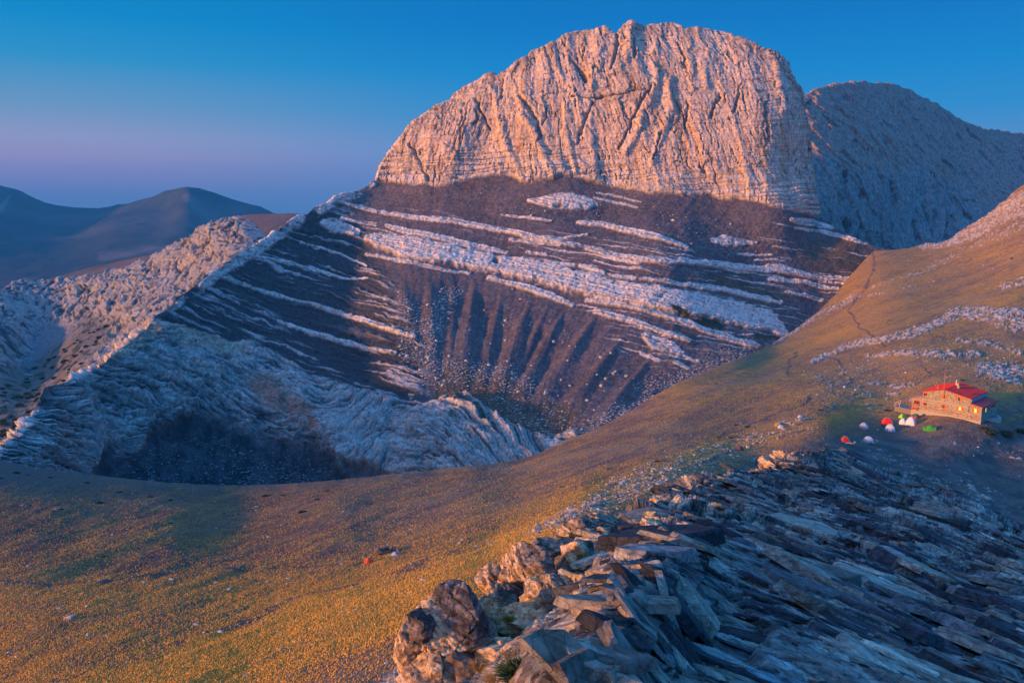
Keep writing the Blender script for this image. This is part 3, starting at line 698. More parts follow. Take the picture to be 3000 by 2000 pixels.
EDGE = [(-250, 1335), (0, 1365), (40, 1372), (100, 1385), (150, 1394), (220, 1403), (300, 1413), (380, 1425), (500, 1435), (640, 1443), (760, 1441), (860, 1438), (1000, 1428), (1100, 1417), (1200, 1405), (1300, 1392), (1380, 1386), (1450, 1372), (1530, 1356), (1580, 1340), (1620, 1320), (1660, 1300), (1720, 1275), (1790, 1240), (1850, 1207),
        (1920, 1160), (1990, 1122), (2060, 1092), (2120, 1068), (2170, 1048), (2220, 1028), (2270, 1005), (2340, 962), (2400, 908), (2450, 860), (2480, 820), (2520, 775), (2560, 735), (2600, 733), (2660, 728), (2700, 718), (2725, 711), (2745, 715), (2780, 705), (2800, 690), (2820, 672), (2860, 650), (2900, 622), (2925, 600), (2945, 588), (2970, 560), (3000, 540), (3060, 500), (3220, 420)]
dep = tps([(-250, 1335, 275), (0, 1365, 278), (300, 1413, 272), (640, 1443, 272), (1000, 1428, 263), (1300, 1392, 276), (1530, 1356, 300), (1660, 1300, 335), (1850, 1207, 385), (1990, 1122, 435), (2170, 1048, 525), (2270, 1005, 640), (2340, 962, 700), (2450, 860, 785), (2560, 735, 850), (2700, 718, 850), (2820, 672, 835), (2900, 622, 815), (3000, 540, 800), (3220, 420, 800),
           (0, 1500, 222), (500, 1550, 203), (0, 1700, 158), (600, 1700, 150), (1083, 1637, 155), (1100, 1850, 100), (0, 2000, 108), (700, 2000, 92), (1200, 2000, 78), (-250, 2000, 116), (-250, 1600, 200), (1000, 1500, 212), (1400, 1500, 190), (1450, 1600, 148), (1350, 1700, 118), (1700, 1400, 230), (1900, 1350, 254),
           (1800, 1500, 170), (1600, 1600, 134), (1800, 1600, 124), (1600, 1800, 88), (2000, 1500, 178), (2000, 1400, 226), (2000, 1300, 288), (2200, 1200, 356), (2400, 1230, 322), (2300, 1100, 450), (2600, 1000, 490), (2450, 1000, 560), (2600, 850, 660), (2900, 900, 530), (2800, 750, 740), (3000, 700, 650), (2900, 1050, 430), (3000, 1150, 372), (2780, 1200, 338), (2900, 1240, 322), (2600, 1120, 410),
           (2900, 1350, 302), (3000, 1500, 262), (2600, 1350, 286), (2200, 1370, 262), (2400, 1500, 215), (3200, 1500, 265), (3200, 1100, 400), (2000, 1700, 118), (3000, 1800, 175), (3200, 2000, 150), (2200, 2000, 95), (3220, 800, 600)])
s = Sheet(EDGE, [(-250, 2120), (3220, 2120)], dep, 1300, 900, back=30, backlen=220, backslope=0.8, vpow=1.15)
px, py, P = s.px, s.py, s.P
wA, wB, wC = fbm(P, 30, 4, 201), fbm(P, 30, 4, 202), fbm(P, 6, 3, 203)
# world-based pixel warps that shrink with distance
sc_ = FPX / np.maximum(P[..., 1], 60)
qx, qy = px + wA * 4 * sc_ + wC * 1.2 * sc_, py + wB * 1.5 * sc_ + wC * 0.5 * sc_
gravel = mixc(rgb(0.145, 0.10, 0.08), rgb(0.27, 0.18, 0.12), sstep(-0.5, 0.5, wA + wC * .6))
# ochre and purple bands drawn out along the slope
gv = -0.36
along = py - gv * (px - 1000)
stk = fb2(px / 200, along / 8 + wA * .5, 3, 251) + .6 * fbm(P, 14, 3, 252)
gravel = mixc(gravel, rgb(0.38, 0.215, 0.065), sstep(0.0, 0.55, stk) * .6)
gravel = mixc(gravel, rgb(0.12, 0.085, 0.095), sstep(0.05, 0.5, -stk) * .8)
gravel = gravel * (1 - .30 * sstep(1500, 700, px) * sstep(1950, 1600, py + .25 * px - 250))[..., None]
den = 0.42 + 0.30 * fb2(px / 420, along / 42 + wA * .6, 4, 211) + 0.12 * wC
den += 0.26 * sstep(60, 240, py - np.interp(px, [0, 600, 1100, 1500, 1800], [1640, 1560, 1500, 1440, 1370])) * sstep(1950, 1700, px)
den += 0.22 * sstep(90, 0, np.abs(py - np.interp(px, [900, 1300, 1700, 2100, 2450, 2700], [1720, 1600, 1440, 1320, 1235, 1185]))) * sstep(2750, 2400, px)
den -= 0.35 * sstep(1900, 2040, py + 0.15 * (px - 600)) * sstep(600, 1100, px)
den -= 0.12 * sstep(1480, 1400, py) * sstep(900, 300, px)
den += 0.18 * sstep(1150, 1250, px + (py - 1200)) * sstep(1300, 1100, py) * (px > 1700)
den = np.where(px > 2350, den - 0.15 * sstep(1260, 1300, py) , den)
green = np.clip(sstep(1500, 1380, py) * sstep(1500, 300, px) * 0.7 + sstep(1170, 1260, py - 0.02 * (px - 2500)) * sstep(2150, 2450, px) + 0.1 * sstep(.2, .4, fbm(P, 18, 3, 215)), 0, 1)
dark = sstep(1220, 1290, py - np.interp(px, [2000, 2200, 2500, 2750, 3000], [110, 70, 20, 0, -110])) * sstep(1950, 2150, px)
gravel = mixc(gravel, mixc(rgb(0.075, 0.078, 0.08), rgb(0.13, 0.13, 0.13), sstep(-.3, .4, wC)), dark)
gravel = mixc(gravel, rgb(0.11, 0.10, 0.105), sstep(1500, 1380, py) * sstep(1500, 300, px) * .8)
# rock outcrops and loose stones
o1 = np.zeros(px.shape)
c3, ce3, cr3 = cells(P, 1.5, 221, (1.6, 1, 0.8)); st_n = fbm(P, 2.6, 4, 223, stretch=(1.8, 1, .8), gain=.7) * 1.15; st_b = fbm(P, 16, 3, 224)
for pts, dn in [([(2383, 1063, 8), (2478, 1012, 8), (2606, 993, 11), (2702, 968, 13), (2791, 923, 20), (2829, 915, 26), (2925, 930, 34), (3010, 940, 38)], 0.55),
                ([(2542, 1044, 7), (2651, 1038, 9), (2766, 1040, 10), (2861, 1035, 8)], 0.5), ([(2797, 1000, 6), (2900, 1010, 7), (3000, 1034, 6)], 0.45),
                ([(2561, 840, 7), (2702, 795, 9), (2797, 745, 12), (2925, 690, 18), (3010, 655, 22)], 0.25), ([(2700, 726, 8), (2790, 712, 16), (2860, 676, 26), (2930, 632, 34), (3010, 590, 46)], 0.5),
                ([(2274, 1006, 9), (2357, 949, 10), (2447, 900, 12), (2520, 860, 8)], 0.35), ([(2540, 870, 5), (2700, 835, 6)], 0.1), ([(2930, 840, 10), (3010, 820, 14)], 0.3),
                ([(2400, 1110, 14), (2560, 1130, 16), (2720, 1120, 12)], 0.1), ([(2880, 1080, 30), (3010, 1100, 40)], 0.42), ([(2290, 1262, 9), (2335, 1240, 9), (2370, 1232, 5)], 0.45), ([(2160, 1290, 5), (2260, 1270, 6)], 0.15),
                ([(1780, 1420, 8), (1900, 1400, 7), (1990, 1350, 6), (2100, 1310, 5)], 0.05), ([(1580, 1560, 12), (1700, 1490, 12), (1820, 1430, 10)], 0.08), ([(2500, 1160, 10), (2640, 1165, 10), (2700, 1190, 4)], 0.2),
                ([(2420, 1330, 30), (2700, 1400, 60), (2950, 1480, 60)], -0.12), ([(2400, 1195, 8), (2600, 1190, 8), (2660, 1200, 5)], 0.12)]:
    e, w_ = seg(qx, qy, pts)
    o1 = np.maximum(o1, sstep(1.4, 0.5, e / w_) * (0.45 + dn))
lowright = sstep(1240, 1290, py) * (px > 1900)
thr = 0.60 - o1 * 0.72
sp1 = sstep(thr, thr + 0.18, st_n + 0.35 * st_b + 0.1 * c3)
dsh = fbm(P, 1.6, 3, 261, stretch=(3.2, 1, 1), gain=.7)
sp1 = np.maximum(sp1, sstep(.30, .45, dsh + .3 * st_b) * dark * .8)
sp1 = np.where((px > 2350) & (o1 < 0.1), sstep(0.44, 0.6, st_n + 0.35 * st_b) * 0.9, sp1)
rockc = mixc(rgb(0.32, 0.26, 0.235), rgb(0.60, 0.51, 0.46), sstep(-0.3, 0.4, c3 + .4 * st_n))
colr = mixc(gravel, rockc, sp1)
den = den * (1 - sp1)
# worn footpaths
for pts in [[(2380, 1160, 2.2), (2330, 1190, 2.0), (2260, 1215, 1.8), (2200, 1240, 2), (2150, 1265, 2), (2100, 1275, 2)], [(2425, 1045, 2), (2455, 1060, 2), (2475, 1082, 2.5), (2492, 1112, 3)], [(2700, 1060, 2), (2712, 1085, 3), (2722, 1104, 3)],
            [(2560, 735, 2), (2562, 790, 2), (2545, 830, 2), (2500, 880, 2), (2490, 910, 2), (2520, 960, 2), (2562, 985, 3), (2590, 1015, 2.5)], [(2310, 1100, 2), (2310, 1060, 2), (2340, 1030, 1.5)], [(1700, 1500, 2), (1950, 1390, 2), (2150, 1320, 2), (2350, 1260, 2)],
            [(-50, 1694, 2.5), (120, 1706, 2.5), (300, 1702, 2.5), (450, 1688, 2), (600, 1675, 2), (800, 1657, 1.6), (1000, 1650, 1.5)],
            [(150, 1985, 3), (400, 1900, 4), (620, 1840, 4), (800, 1770, 4), (1000, 1710, 4), (1200, 1650, 3), (1350, 1600, 3)]]:
    e, w_ = seg(qx, qy, pts)
    k = sstep(1.5, 0.6, e / (w_ + 0.6)) * 0.6
    colr = mixc(colr, rgb(0.075, 0.062, 0.07), k); den = den * (1 - k)
disp = wA * 0.6 + wC * 0.22 + sp1 * (0.35 + c3 * 0.3) * (1 + o1 * 1.3) + 0.10 * fbm(P, 1.6, 2, 231) + fb2(px / 500, along / 60, 3, 233) * .6
sideways = sstep(1300, 1700, px) * sstep(1700, 1300, py)
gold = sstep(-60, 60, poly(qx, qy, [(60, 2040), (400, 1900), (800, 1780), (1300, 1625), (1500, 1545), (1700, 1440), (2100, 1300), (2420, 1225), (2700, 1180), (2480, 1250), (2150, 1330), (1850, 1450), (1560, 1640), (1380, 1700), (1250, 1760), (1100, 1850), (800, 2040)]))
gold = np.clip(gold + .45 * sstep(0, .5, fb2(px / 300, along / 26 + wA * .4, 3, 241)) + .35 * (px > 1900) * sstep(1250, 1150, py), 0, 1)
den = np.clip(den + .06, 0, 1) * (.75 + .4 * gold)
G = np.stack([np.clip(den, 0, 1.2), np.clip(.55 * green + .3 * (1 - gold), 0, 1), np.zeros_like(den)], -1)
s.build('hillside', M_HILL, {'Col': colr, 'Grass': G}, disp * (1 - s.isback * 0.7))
SH_HILL = s
HILL_DEN, HILL_GREEN = den, np.clip(.55 * green + .35 * (1 - gold), 0, 1)
# ================================================================== FOREGROUND ROCK RIDGE
def slab_mat():
    """bedded slate: angular blocks at three sizes drawn out along the dip, dark joints, lichen grain"""
    m, nt, b = new_mat('slate_rock')
    L = nt.links
    a = nt.nodes.new('ShaderNodeAttribute'); a.attribute_name = 'Col'
    v = mapped(nt, (1.4, 1.0, 0.8), (0, 0.08, -0.7))
    dn = nz(nt, 1.4, 4, 0.6, v)
    sb = nt.nodes.new('ShaderNodeVectorMath'); sb.operation = 'MULTIPLY_ADD'
    sb.inputs[1].default_value = (.22, .22, .22); L.new(dn.outputs['Color'], sb.inputs[0]); L.new(v, sb.inputs[2])
    col = a.outputs['Color']; H = None
    for sc, amp, e0 in ((0.9, .7, .03), (3.2, .35, .035), (9.5, .2, .04)):
        vo = nt.nodes.new('ShaderNodeTexVoronoi'); vo.inputs['Scale'].default_value = sc; L.new(sb.outputs[0], vo.inputs['Vector'])
        ve = nt.nodes.new('ShaderNodeTexVoronoi'); ve.feature = 'DISTANCE_TO_EDGE'; ve.inputs['Scale'].default_value = sc; L.new(sb.outputs[0], ve.inputs['Vector'])
        sp = nt.nodes.new('ShaderNodeSeparateColor'); L.new(vo.outputs['Color'], sp.inputs[0])
        col = vmul(nt, col, rng_(nt, sp.outputs[0], 0, 1, .84, 1.18))
        ed = rng_(nt, ve.outputs['Distance'], 0.0, e0, 0, 1)
        col = vmul(nt, col, rng_(nt, ed, 0, 1, .72, 1.0))
        h = nt.nodes.new('ShaderNodeMath'); h.operation = 'MULTIPLY_ADD'; h.inputs[1].default_value = .6
        L.new(sp.outputs[1], h.inputs[0]); L.new(ed, h.inputs[2])
        w = nt.nodes.new('ShaderNodeMath'); w.operation = 'MULTIPLY_ADD'; w.inputs[1].default_value = amp; L.new(h.outputs[0], w.inputs[0])
        if H is not None: L.new(H, w.inputs[2])
        else: w.inputs[2].default_value = 0
        H = w.outputs[0]
    g = nz(nt, 9.0, 10, 0.75, mapped(nt, (1.8, 1.0, 0.8), (0, 0.08, -0.985)))
    col = vmul(nt, col, rng_(nt, g.outputs['Fac'], .36, .64, .5, 1.55))
    w = nt.nodes.new('ShaderNodeMath'); w.operation = 'MULTIPLY_ADD'; w.inputs[1].default_value = 1.6; L.new(g.outputs['Fac'], w.inputs[0]); L.new(H, w.inputs[2])
    L.new(col, b.inputs['Base Color'])
    bp = nt.nodes.new('ShaderNodeBump'); bp.inputs['Strength'].default_value = .9; bp.inputs['Distance'].default_value = .045
    L.new(w.outputs[0], bp.inputs['Height']); L.new(bp.outputs[0], b.inputs['Normal'])
    b.inputs['Roughness'].default_value = .8
    return m
M_SLAB = slab_mat()
AV = np.array([0.55, -0.83, -0.08]); AV /= np.linalg.norm(AV)          # the way the beds run down the slope
NV = np.array([0.45, 0.22, 0.87]); NV -= AV * (NV @ AV); NV /= np.linalg.norm(NV)
BV = np.cross(NV, AV)
ST = np.stack([AV, BV, NV])
AN = np.array([0.93, -0.28, -0.24]); AN /= np.linalg.norm(AN)          # nearer the camera the beds swing round
NN_ = np.array([0.27, 0.20, 0.94]); NN_ -= AN * (NN_ @ AN); NN_ /= np.linalg.norm(NN_)
SN = np.stack([AN, np.cross(NN_, AN), NN_])
def strata_rock(P, N, colscale=1.0, bend=0.0):
    """stepped beds, broken blocks and lichen colours at world points; returns displacement and colour"""
    dist = np.maximum(P[..., 1], 3)
    w1, w2, w3 = fbm(P, 7, 4, 301), fbm(P, 1.5, 4, 303), fbm(P, .25, 4, 304, gain=.65)
    t = P @ NV + w1 * 0.45 + w2 * 0.05 + w3 * .01
    far, near = sstep(12, 30, dist), sstep(24, 9, dist)
    tn = P @ NN_ + w2 * .06 + w3 * .01
    d = snap(tn, .16, .08) * .8 * near + snap(t, .95, 0.10) * 0.5 * far + snap(t + .2, 0.36, 0.10) * .7 * (1 - near)
    Q = P + w2[..., None] * 0.08 + w3[..., None] * .02
    h1, e1, c1 = cells(Q, 1.9, 305, (2.6, 1, 0.6), ST, 1.2)
    def two(f):
        a, b = f(ST), f(SN)
        if isinstance(a, tuple): return tuple(x + (y - x) * near for x, y in zip(a, b))
        return a + (b - a) * near
    h2, e2, c2 = two(lambda M: cells(Q, 0.62, 306, (2.2, 1, 0.7), M, 1.2))
    h3, e3, c3 = two(lambda M: cells(Q, 0.19, 308, (2.0, 1, 0.7), M, 1.2))
    s1 = two(lambda M: fbm(P, .6, 6, 311, stretch=(2.8, 1, 1), rot=M, gain=.66)); s2 = two(lambda M: fbm(P, 2.4, 6, 312, stretch=(2.2, 1, 1), rot=M, gain=.6)); s3 = fbm(P, 0.35, 4, 313)
    d = d + h1 * 0.16 * far + h2 * (.020 + .05 * far) + h3 * (.010 + .02 * far) + s1 * (.012 + .05 * far) + w3 * .012 + near * (fbm(P, .9, 6, 320, gain=.58) * .11 + fbm(P, .16, 3, 321, ridged=True) * .012) - sstep(0.05, 0, e1) * 0.10 * far - sstep(.05, 0, e2) * .035
    col = mixc(rgb(0.040, 0.044, 0.056), rgb(0.19, 0.185, 0.19), sstep(-0.35, 0.35, s1 + 0.4 * s3 + .5 * (c2 - .5)))
    col = mixc(col, rgb(0.46, 0.40, 0.33), sstep(0.0, 0.40, s2 + 0.7 * s1 + .25 * (c1 - .5) + .2 * (c3 - .5)) * 0.85)
    vein = np.abs(fbm(Q, 0.8, 5, 315, gain=.6) + 0.12 * s3)
    col = mixc(col, rgb(0.36, 0.30, 0.25), sstep(0.10, 0.0, vein) * 0.6)
    col = mixc(col, rgb(0.30, 0.46, 0.52), sstep(0.30, 0.42, fbm(P, 0.4, 4, 316, stretch=(3, 1, 1), rot=ST)) * 0.55)
    col = mixc(col, rgb(0.42, 0.13, 0.035), sstep(0.36, 0.46, fbm(P, 0.3, 4, 317)) * sstep(30, 8, dist) * 0.7)
    col = col * (0.78 + .44 * c3[..., None]) * (0.82 + .36 * c2[..., None])
    col = mixc(col, col * 0.3, np.maximum(sstep(0.05, 0.0, e1) * far, sstep(.06, 0, e2)) * 0.8)
    return d, np.clip(col, 0.008, .8), NV, (h1, e1, s2)
RIM = [(1120, 2160), (1230, 2030), (1300, 1960), (1380, 1900), (1440, 1830), (1475, 1760), (1500, 1710), (1530, 1690), (1580, 1650), (1620, 1620), (1645, 1602), (1675, 1575), (1705, 1552), (1740, 1540), (1770, 1540), (1820, 1520), (1850, 1510), (1895, 1500), (1920, 1490), (1940, 1462), (1965, 1450), (2000, 1450), (2035, 1425), (2060, 1400), (2090, 1400), (2130, 1396), (2180, 1388), (2210, 1395), (2238, 1388), (2270, 1366), (2300, 1345), (2330, 1334), (2350, 1330), (2380, 1334), (2412, 1330), (2420, 1322), (2432, 1330), (2470, 1328), (2500, 1340), (2540, 1362), (2570, 1380), (2640, 1392), (2700, 1410), (2760, 1432), (2830, 1462), (2900, 1498), (2950, 1530), (3010, 1566), (3200, 1680)]
_r = []
for i, p_ in enumerate(RIM):                     # columns must keep moving right
    x = p_[0] if not _r else max(p_[0], _r[-1][0] + 0.8)
    _r.append((x, p_[1]))
dep = tps([(1120, 2160, 11), (1300, 1960, 12.5), (1440, 1830, 14.5), (1500, 1710, 16), (1580, 1625, 19), (1662, 1560, 22), (1740, 1516, 25), (1850, 1490, 29), (1920, 1478, 31), (1960, 1436, 36), (2060, 1388, 44), (2210, 1395, 50), (2290, 1325, 64), (2420, 1325, 67), (2540, 1362, 70), (2760, 1432, 70), (3010, 1566, 60), (3200, 1680, 50),
           (1560, 2000, 4.6), (1620, 1900, 5.8), (1700, 1790, 7.4), (1780, 1690, 9.2), (1850, 1630, 11), (1950, 1560, 14.5), (2060, 1570, 16), (2250, 1590, 19),
           (1700, 1640, 17), (1620, 1720, 15.5), (1560, 1800, 14), (1500, 1880, 13), (1430, 1960, 11.5), (1480, 2050, 7.5), (1560, 1860, 10.5), (1640, 1790, 12), (1730, 1690, 14),
           (1820, 1560, 22), (1950, 1500, 27), (2060, 1470, 33), (2200, 1440, 42), (2400, 1400, 54), (2000, 2000, 5.3), (2000, 1850, 7.0), (2100, 1720, 10.2), (2400, 1700, 14), (2500, 1900, 8.8), (2500, 1600, 27), (2700, 1550, 40), (2800, 1700, 26), (3000, 1850, 15), (3000, 2000, 10.5), (3200, 1900, 17),
           (2500, 2000, 7.0), (1700, 2060, 4.2), (2300, 1520, 32), (2650, 1750, 16.5), (2850, 1500, 58)])
s = Sheet(_r, [(1120, 2220), (3200, 2140)], dep, 1350, 900, back=24, backlen=30, backslope=1.6, vpow=0.9, wy=.12)
d, col, nv, (h1, e1, s2) = strata_rock(s.P, s.N)
px, py = s.px, s.py
warm = sstep(25, -25, px - np.interp(py, [1500, 1560, 1640, 1700, 1800, 1900, 2000], [1800, 1850, 1800, 1740, 1700, 1600, 1540]) + 30 * s2)  # sunlit side of the crest, painted warmer and paler in the colour
wcol = mixc(rgb(0.24, 0.18, 0.14), rgb(0.58, 0.45, 0.34), sstep(-0.3, 0.4, fbm(s.P, 0.6, 5, 331)))
wcol = mixc(wcol, rgb(0.12, 0.09, 0.08), sstep(0.05, 0.35, fbm(s.P, 1.0, 4, 332)) * 0.8)
col = mixc(col, wcol, warm)
d = d * (0.35 + 0.65 * sstep(0.2, 0.6, (s.N * nv).sum(-1)))
s.build('rock_ridge', M_SLAB, {'Col': col}, d * (1 - s.isback * .6))
SH_ROCK = s

# broken plates of the bedrock: angular slabs lying along the beds, shingled over the slope
def slabs(n, lo, hi, big, cap, thin, bare):
    sh = SH_ROCK; P0 = sh.P.reshape(-1, 3); N0 = sh.N.reshape(-1, 3)
    dist = sh.P[..., 1]
    w = (1 - sh.isback) * sstep(2.2, 4, dist) * (sh.py < 2090) * sstep(1560, 1760, sh.px)
    w = w * (bare + sstep(-.05, .3, fbm(sh.P, 4.5, 3, 351))) * ((.12 + .88 * sstep(7, 24, dist)) if thin > .9 else (.5 + sstep(30, 10, dist)))
    w = w.ravel(); w /= w.sum()
    k = RNG.choice(len(w), n, replace=False, p=w)
    P, N = P0[k], N0[k]; Y = P[:, 1]
    size = Y * (lo + hi * RNG.random(n) ** 2) * (1 + big * (RNG.random(n) < .04)); size = np.minimum(size, cap)
    nn = N * .8 + NV * .45 + RNG.normal(0, .09, (n, 3)); nn /= np.linalg.norm(nn, axis=1)[:, None]
    nr = sstep(24, 9, Y)[:, None]; ax = AV * (1 - nr) + AN * nr + RNG.normal(0, .25, (n, 3)); ax -= nn * (ax * nn).sum(1)[:, None]; ax /= np.linalg.norm(ax, axis=1)[:, None]
    bx = np.cross(nn, ax); m = 7
    th = (np.arange(m)[None] + RNG.uniform(-.38, .38, (n, m))) * 2 * math.pi / m
    rr = RNG.uniform(.7, 1.15, (n, m))
    u = np.cos(th) * rr * size[:, None] * RNG.uniform(1.1, 2.4, (n, 1)); v = np.sin(th) * rr * size[:, None]
    thick = size * RNG.uniform(.2, .6, n) * thin
    rise = thick * RNG.uniform(.05, .5, n) + .012 * (Y > 12)
    ring = u[..., None] * ax[:, None] + v[..., None] * bx[:, None]
    top = P[:, None] + ring * .93 + (nn * rise[:, None])[:, None]
    shd = P[:, None] + ring + (nn * (rise - thick * .10)[:, None])[:, None]
    bot = P[:, None] + ring * 1.06 - (nn * thick[:, None])[:, None]
    top = top + nn[:, None] * (RNG.uniform(-.05, .05, (n, m)) * size[:, None])[..., None]
    V = np.concatenate([bot, shd, top, top.mean(1, keepdims=True)], 1)
    i = np.arange(m); j = (i + 1) % m
    tri = np.concatenate([np.stack([i, j, j + m], 1), np.stack([i, j + m, i + m], 1), np.stack([i + m, j + m, j + 2 * m], 1), np.stack([i + m, j + 2 * m, i + 2 * m], 1), np.stack([i + 2 * m, j + 2 * m, np.full(m, 3 * m)], 1)])
    F = (tri[None] + (np.arange(n) * (3 * m + 1))[:, None, None]).reshape(-1, 3)
    c = _rock_col.reshape(-1, 3)[k] * RNG.uniform(.7, 1.5, (n, 1))
    t = RNG.random(n)
    c = np.where(t[:, None] < .25, np.array([.30, .265, .22]) * RNG.uniform(.6, 1.3, (n, 1)), c)
    c = np.where(t[:, None] > .72, np.array([.06, .064, .08]) * RNG.uniform(.6, 1.5, (n, 1)), c)
    C = np.repeat(c[:, None], 3 * m + 1, 1)
    o = mesh_np('rock_ridge', V.reshape(-1, 3), F, M_SLAB, {'Col': np.clip(C, .01, .7).reshape(-1, 3)}, smooth=False)
    tagged(o, kind='structure')
_rock_col = col
slabs(6500, .0028, .0075, 1.0, .42, 1.0, .04)
slabs(520, .014, .030, .4, 1.1, .55, .5)          # broad plates
# ================================================================== OBJECTS
import bmesh
def thing(name, loc, label, cat, group=None, rz=0.0):
    o = bpy.data.objects.new(name, None); COL.objects.link(o)
    o.empty_display_size = 0.5
    o.location = loc; o.rotation_euler = (0, 0, rz)
    return tagged(o, label, cat, group)
class MB:
    """collects faces, then links them as ONE mesh object"""
    def __init__(s): s.v = []; s.f = []
    def quad(s, *p):
        i = len(s.v); s.v += [tuple(q) for q in p]; s.f.append(tuple(range(i, i + len(p))))
    def hexa(s, lo, hi):
        """lo, hi: 4 points each, same winding"""
        i = len(s.v); s.v += [tuple(q) for q in lo] + [tuple(q) for q in hi]
        for a, b, c, d in ((0, 3, 2, 1), (4, 5, 6, 7), (0, 1, 5, 4), (1, 2, 6, 5), (2, 3, 7, 6), (3, 0, 4, 7)):
            s.f.append((i + a, i + b, i + c, i + d))
    def box(s, x0, x1, y0, y1, z0, z1):
        s.hexa([(x0, y0, z0), (x1, y0, z0), (x1, y1, z0), (x0, y1, z0)], [(x0, y0, z1), (x1, y0, z1), (x1, y1, z1), (x0, y1, z1)])
    def tube(s, a, b, r0, r1, n=8):
        a, b = Vector(a), Vector(b); d = (b - a).normalized()
        u = d.orthogonal().normalized(); w = d.cross(u); i = len(s.v)
        for p, r in ((a, r0), (b, r1)):
            for k in range(n):
                t = 2 * math.pi * k / n
                s.v.append(tuple(p + (u * math.cos(t) + w * math.sin(t)) * r))
        for k in range(n):
            s.f.append((i + k, i + (k + 1) % n, i + n + (k + 1) % n, i + n + k))
        s.f.append(tuple(i + k for k in reversed(range(n)))); s.f.append(tuple(i + n + k for k in range(n)))
    def build(s, name, mat, parent=None, smooth=False):
        me = bpy.data.meshes.new(name); me.from_pydata(s.v, [], s.f); me.update()
        if mat: me.materials.append(mat)
        if smooth: me.polygons.foreach_set('use_smooth', [True] * len(me.polygons))
        o = bpy.data.objects.new(name, me); COL.objects.link(o)
        if parent: o.parent = parent
        return o

# ------------------------------------------------------------------ the mountain hut
def stone_wall_mat():
    m, nt, b = new_mat('hut_masonry')
    v = mapped(nt, (1, 1, 1.4))
    vo = nt.nodes.new('ShaderNodeTexVoronoi'); vo.inputs['Scale'].default_value = 2.2
    nt.links.new(v, vo.inputs['Vector'])
    r = nt.nodes.new('ShaderNodeValToRGB'); e = r.color_ramp.elements
    e[0].color = (0.13, 0.115, 0.10, 1); e[1].color = (0.44, 0.38, 0.31, 1); x = e.new(0.5); x.color = (0.28, 0.245, 0.21, 1)
    sp = nt.nodes.new('ShaderNodeSeparateColor'); nt.links.new(vo.outputs['Color'], sp.inputs[0]); nt.links.new(sp.outputs[0], r.inputs[0])
    ve = nt.nodes.new('ShaderNodeTexVoronoi'); ve.feature = 'DISTANCE_TO_EDGE'; ve.inputs['Scale'].default_value = 2.2
    nt.links.new(v, ve.inputs['Vector'])
    mo = nt.nodes.new('ShaderNodeMixRGB'); mo.inputs[1].default_value = (0.36, 0.32, 0.28, 1)
    nt.links.new(rng_(nt, ve.outputs['Distance'], 0.02, 0.07, 0, 1), mo.inputs[0]); nt.links.new(r.outputs[0], mo.inputs[2])
    nt.links.new(mo.outputs[0], b.inputs['Base Color'])
    return m
def roof_mat():
    m, nt, b = new_mat('red_sheet_roof')
    v = mapped(nt, (1, 1, 1))
    n = nz(nt, 0.8, 4, 0.6, v)
    c = nt.nodes.new('ShaderNodeMixRGB'); c.inputs[1].default_value = (0.34, 0.006, 0.008, 1); c.inputs[2].default_value = (0.50, 0.014, 0.012, 1)
    nt.links.new(n.outputs['Fac'], c.inputs[0]); nt.links.new(c.outputs[0], b.inputs['Base Color'])
    b.inputs['Roughness'].default_value = 0.5; b.inputs['Specular IOR Level'].default_value = 0.3
    return m
M_WALL, M_ROOF = stone_wall_mat(), roof_mat()
M_CONC = plain('pale_render', (0.38, 0.33, 0.28), 0.9, 0.1, 0.15, 0.8)
M_SHUT = plain('orange_shutter', (0.80, 0.13, 0.02), 0.6)
M_DARKP = plain('dark_pane', (0.02, 0.02, 0.025), 0.15, 0.5)
M_METAL = plain('galvanised_metal', (0.45, 0.44, 0.43), 0.5, 0.5)
M_REDP = plain('red_paint', (0.55, 0.03, 0.03), 0.6)
M_DKP = plain('dark_paint', (0.04, 0.035, 0.035), 0.6)
M_LIT, _nt, _b = new_mat('lamp_lit_pane')
_b.inputs['Base Color'].default_value = (0.8, 0.5, 0.1, 1)
_b.inputs['Emission Color'].default_value = (1.0, 0.55, 0.06, 1); _b.inputs['Emission Strength'].default_value = .8
_n = nz(_nt, 1.6, 2, 0.5, mapped(_nt)); _nt.links.new(rng_(_nt, _n.outputs['Fac'], 0.35, 0.65, 0.5, 1.2), _b.inputs['Emission Strength'])

C1, _ = SH_HILL.hit(2874, 1240)
HZ = C1[2] + 0.0
FU = np.array([-0.524, 0.852, 0.0]); DV = np.array([0.70, 0.714, 0.0])
hut = thing('mountain_hut', tuple(C1), 'long stone mountain hut with red sheet roofs and orange shutters on the grassy saddle', 'hut')
def H(u, v, w): return tuple(FU * u + DV * v + np.array([0, 0, w]))
def prism(mb, pts_uw, v0, v1):
    lo = [H(u, v0, w) for u, w in pts_uw]; hi = [H(u, v1, w) for u, w in pts_uw]
    i = len(mb.v); n = len(lo); mb.v += lo + hi
    mb.f.append(tuple(i + k for k in range(n))); mb.f.append(tuple(i + n + k for k in reversed(range(n))))
    for k in range(n): mb.f.append((i + k, i + (k + 1) % n, i + n + (k + 1) % n, i + n + k))
def hbox(mb, u0, u1, v0, v1, w0, w1): prism(mb, [(u0, w0), (u1, w0), (u1, w1), (u0, w1)], v0, v1)
def wallpt(zx, zy):
    """(u, w) on the front wall seen at a point of the photo"""
    px, py = 2620 + .15306 * zx, 1080 + .15306 * zy
    dx, dz = ray(px, py)
    # (C1 + FU u).xy = t (dx, 1)
    A = np.array([[FU[0], -dx], [FU[1], -1.0]]); u, t = np.linalg.solve(A, -C1[:2])
    return u, dz * t - C1[2]
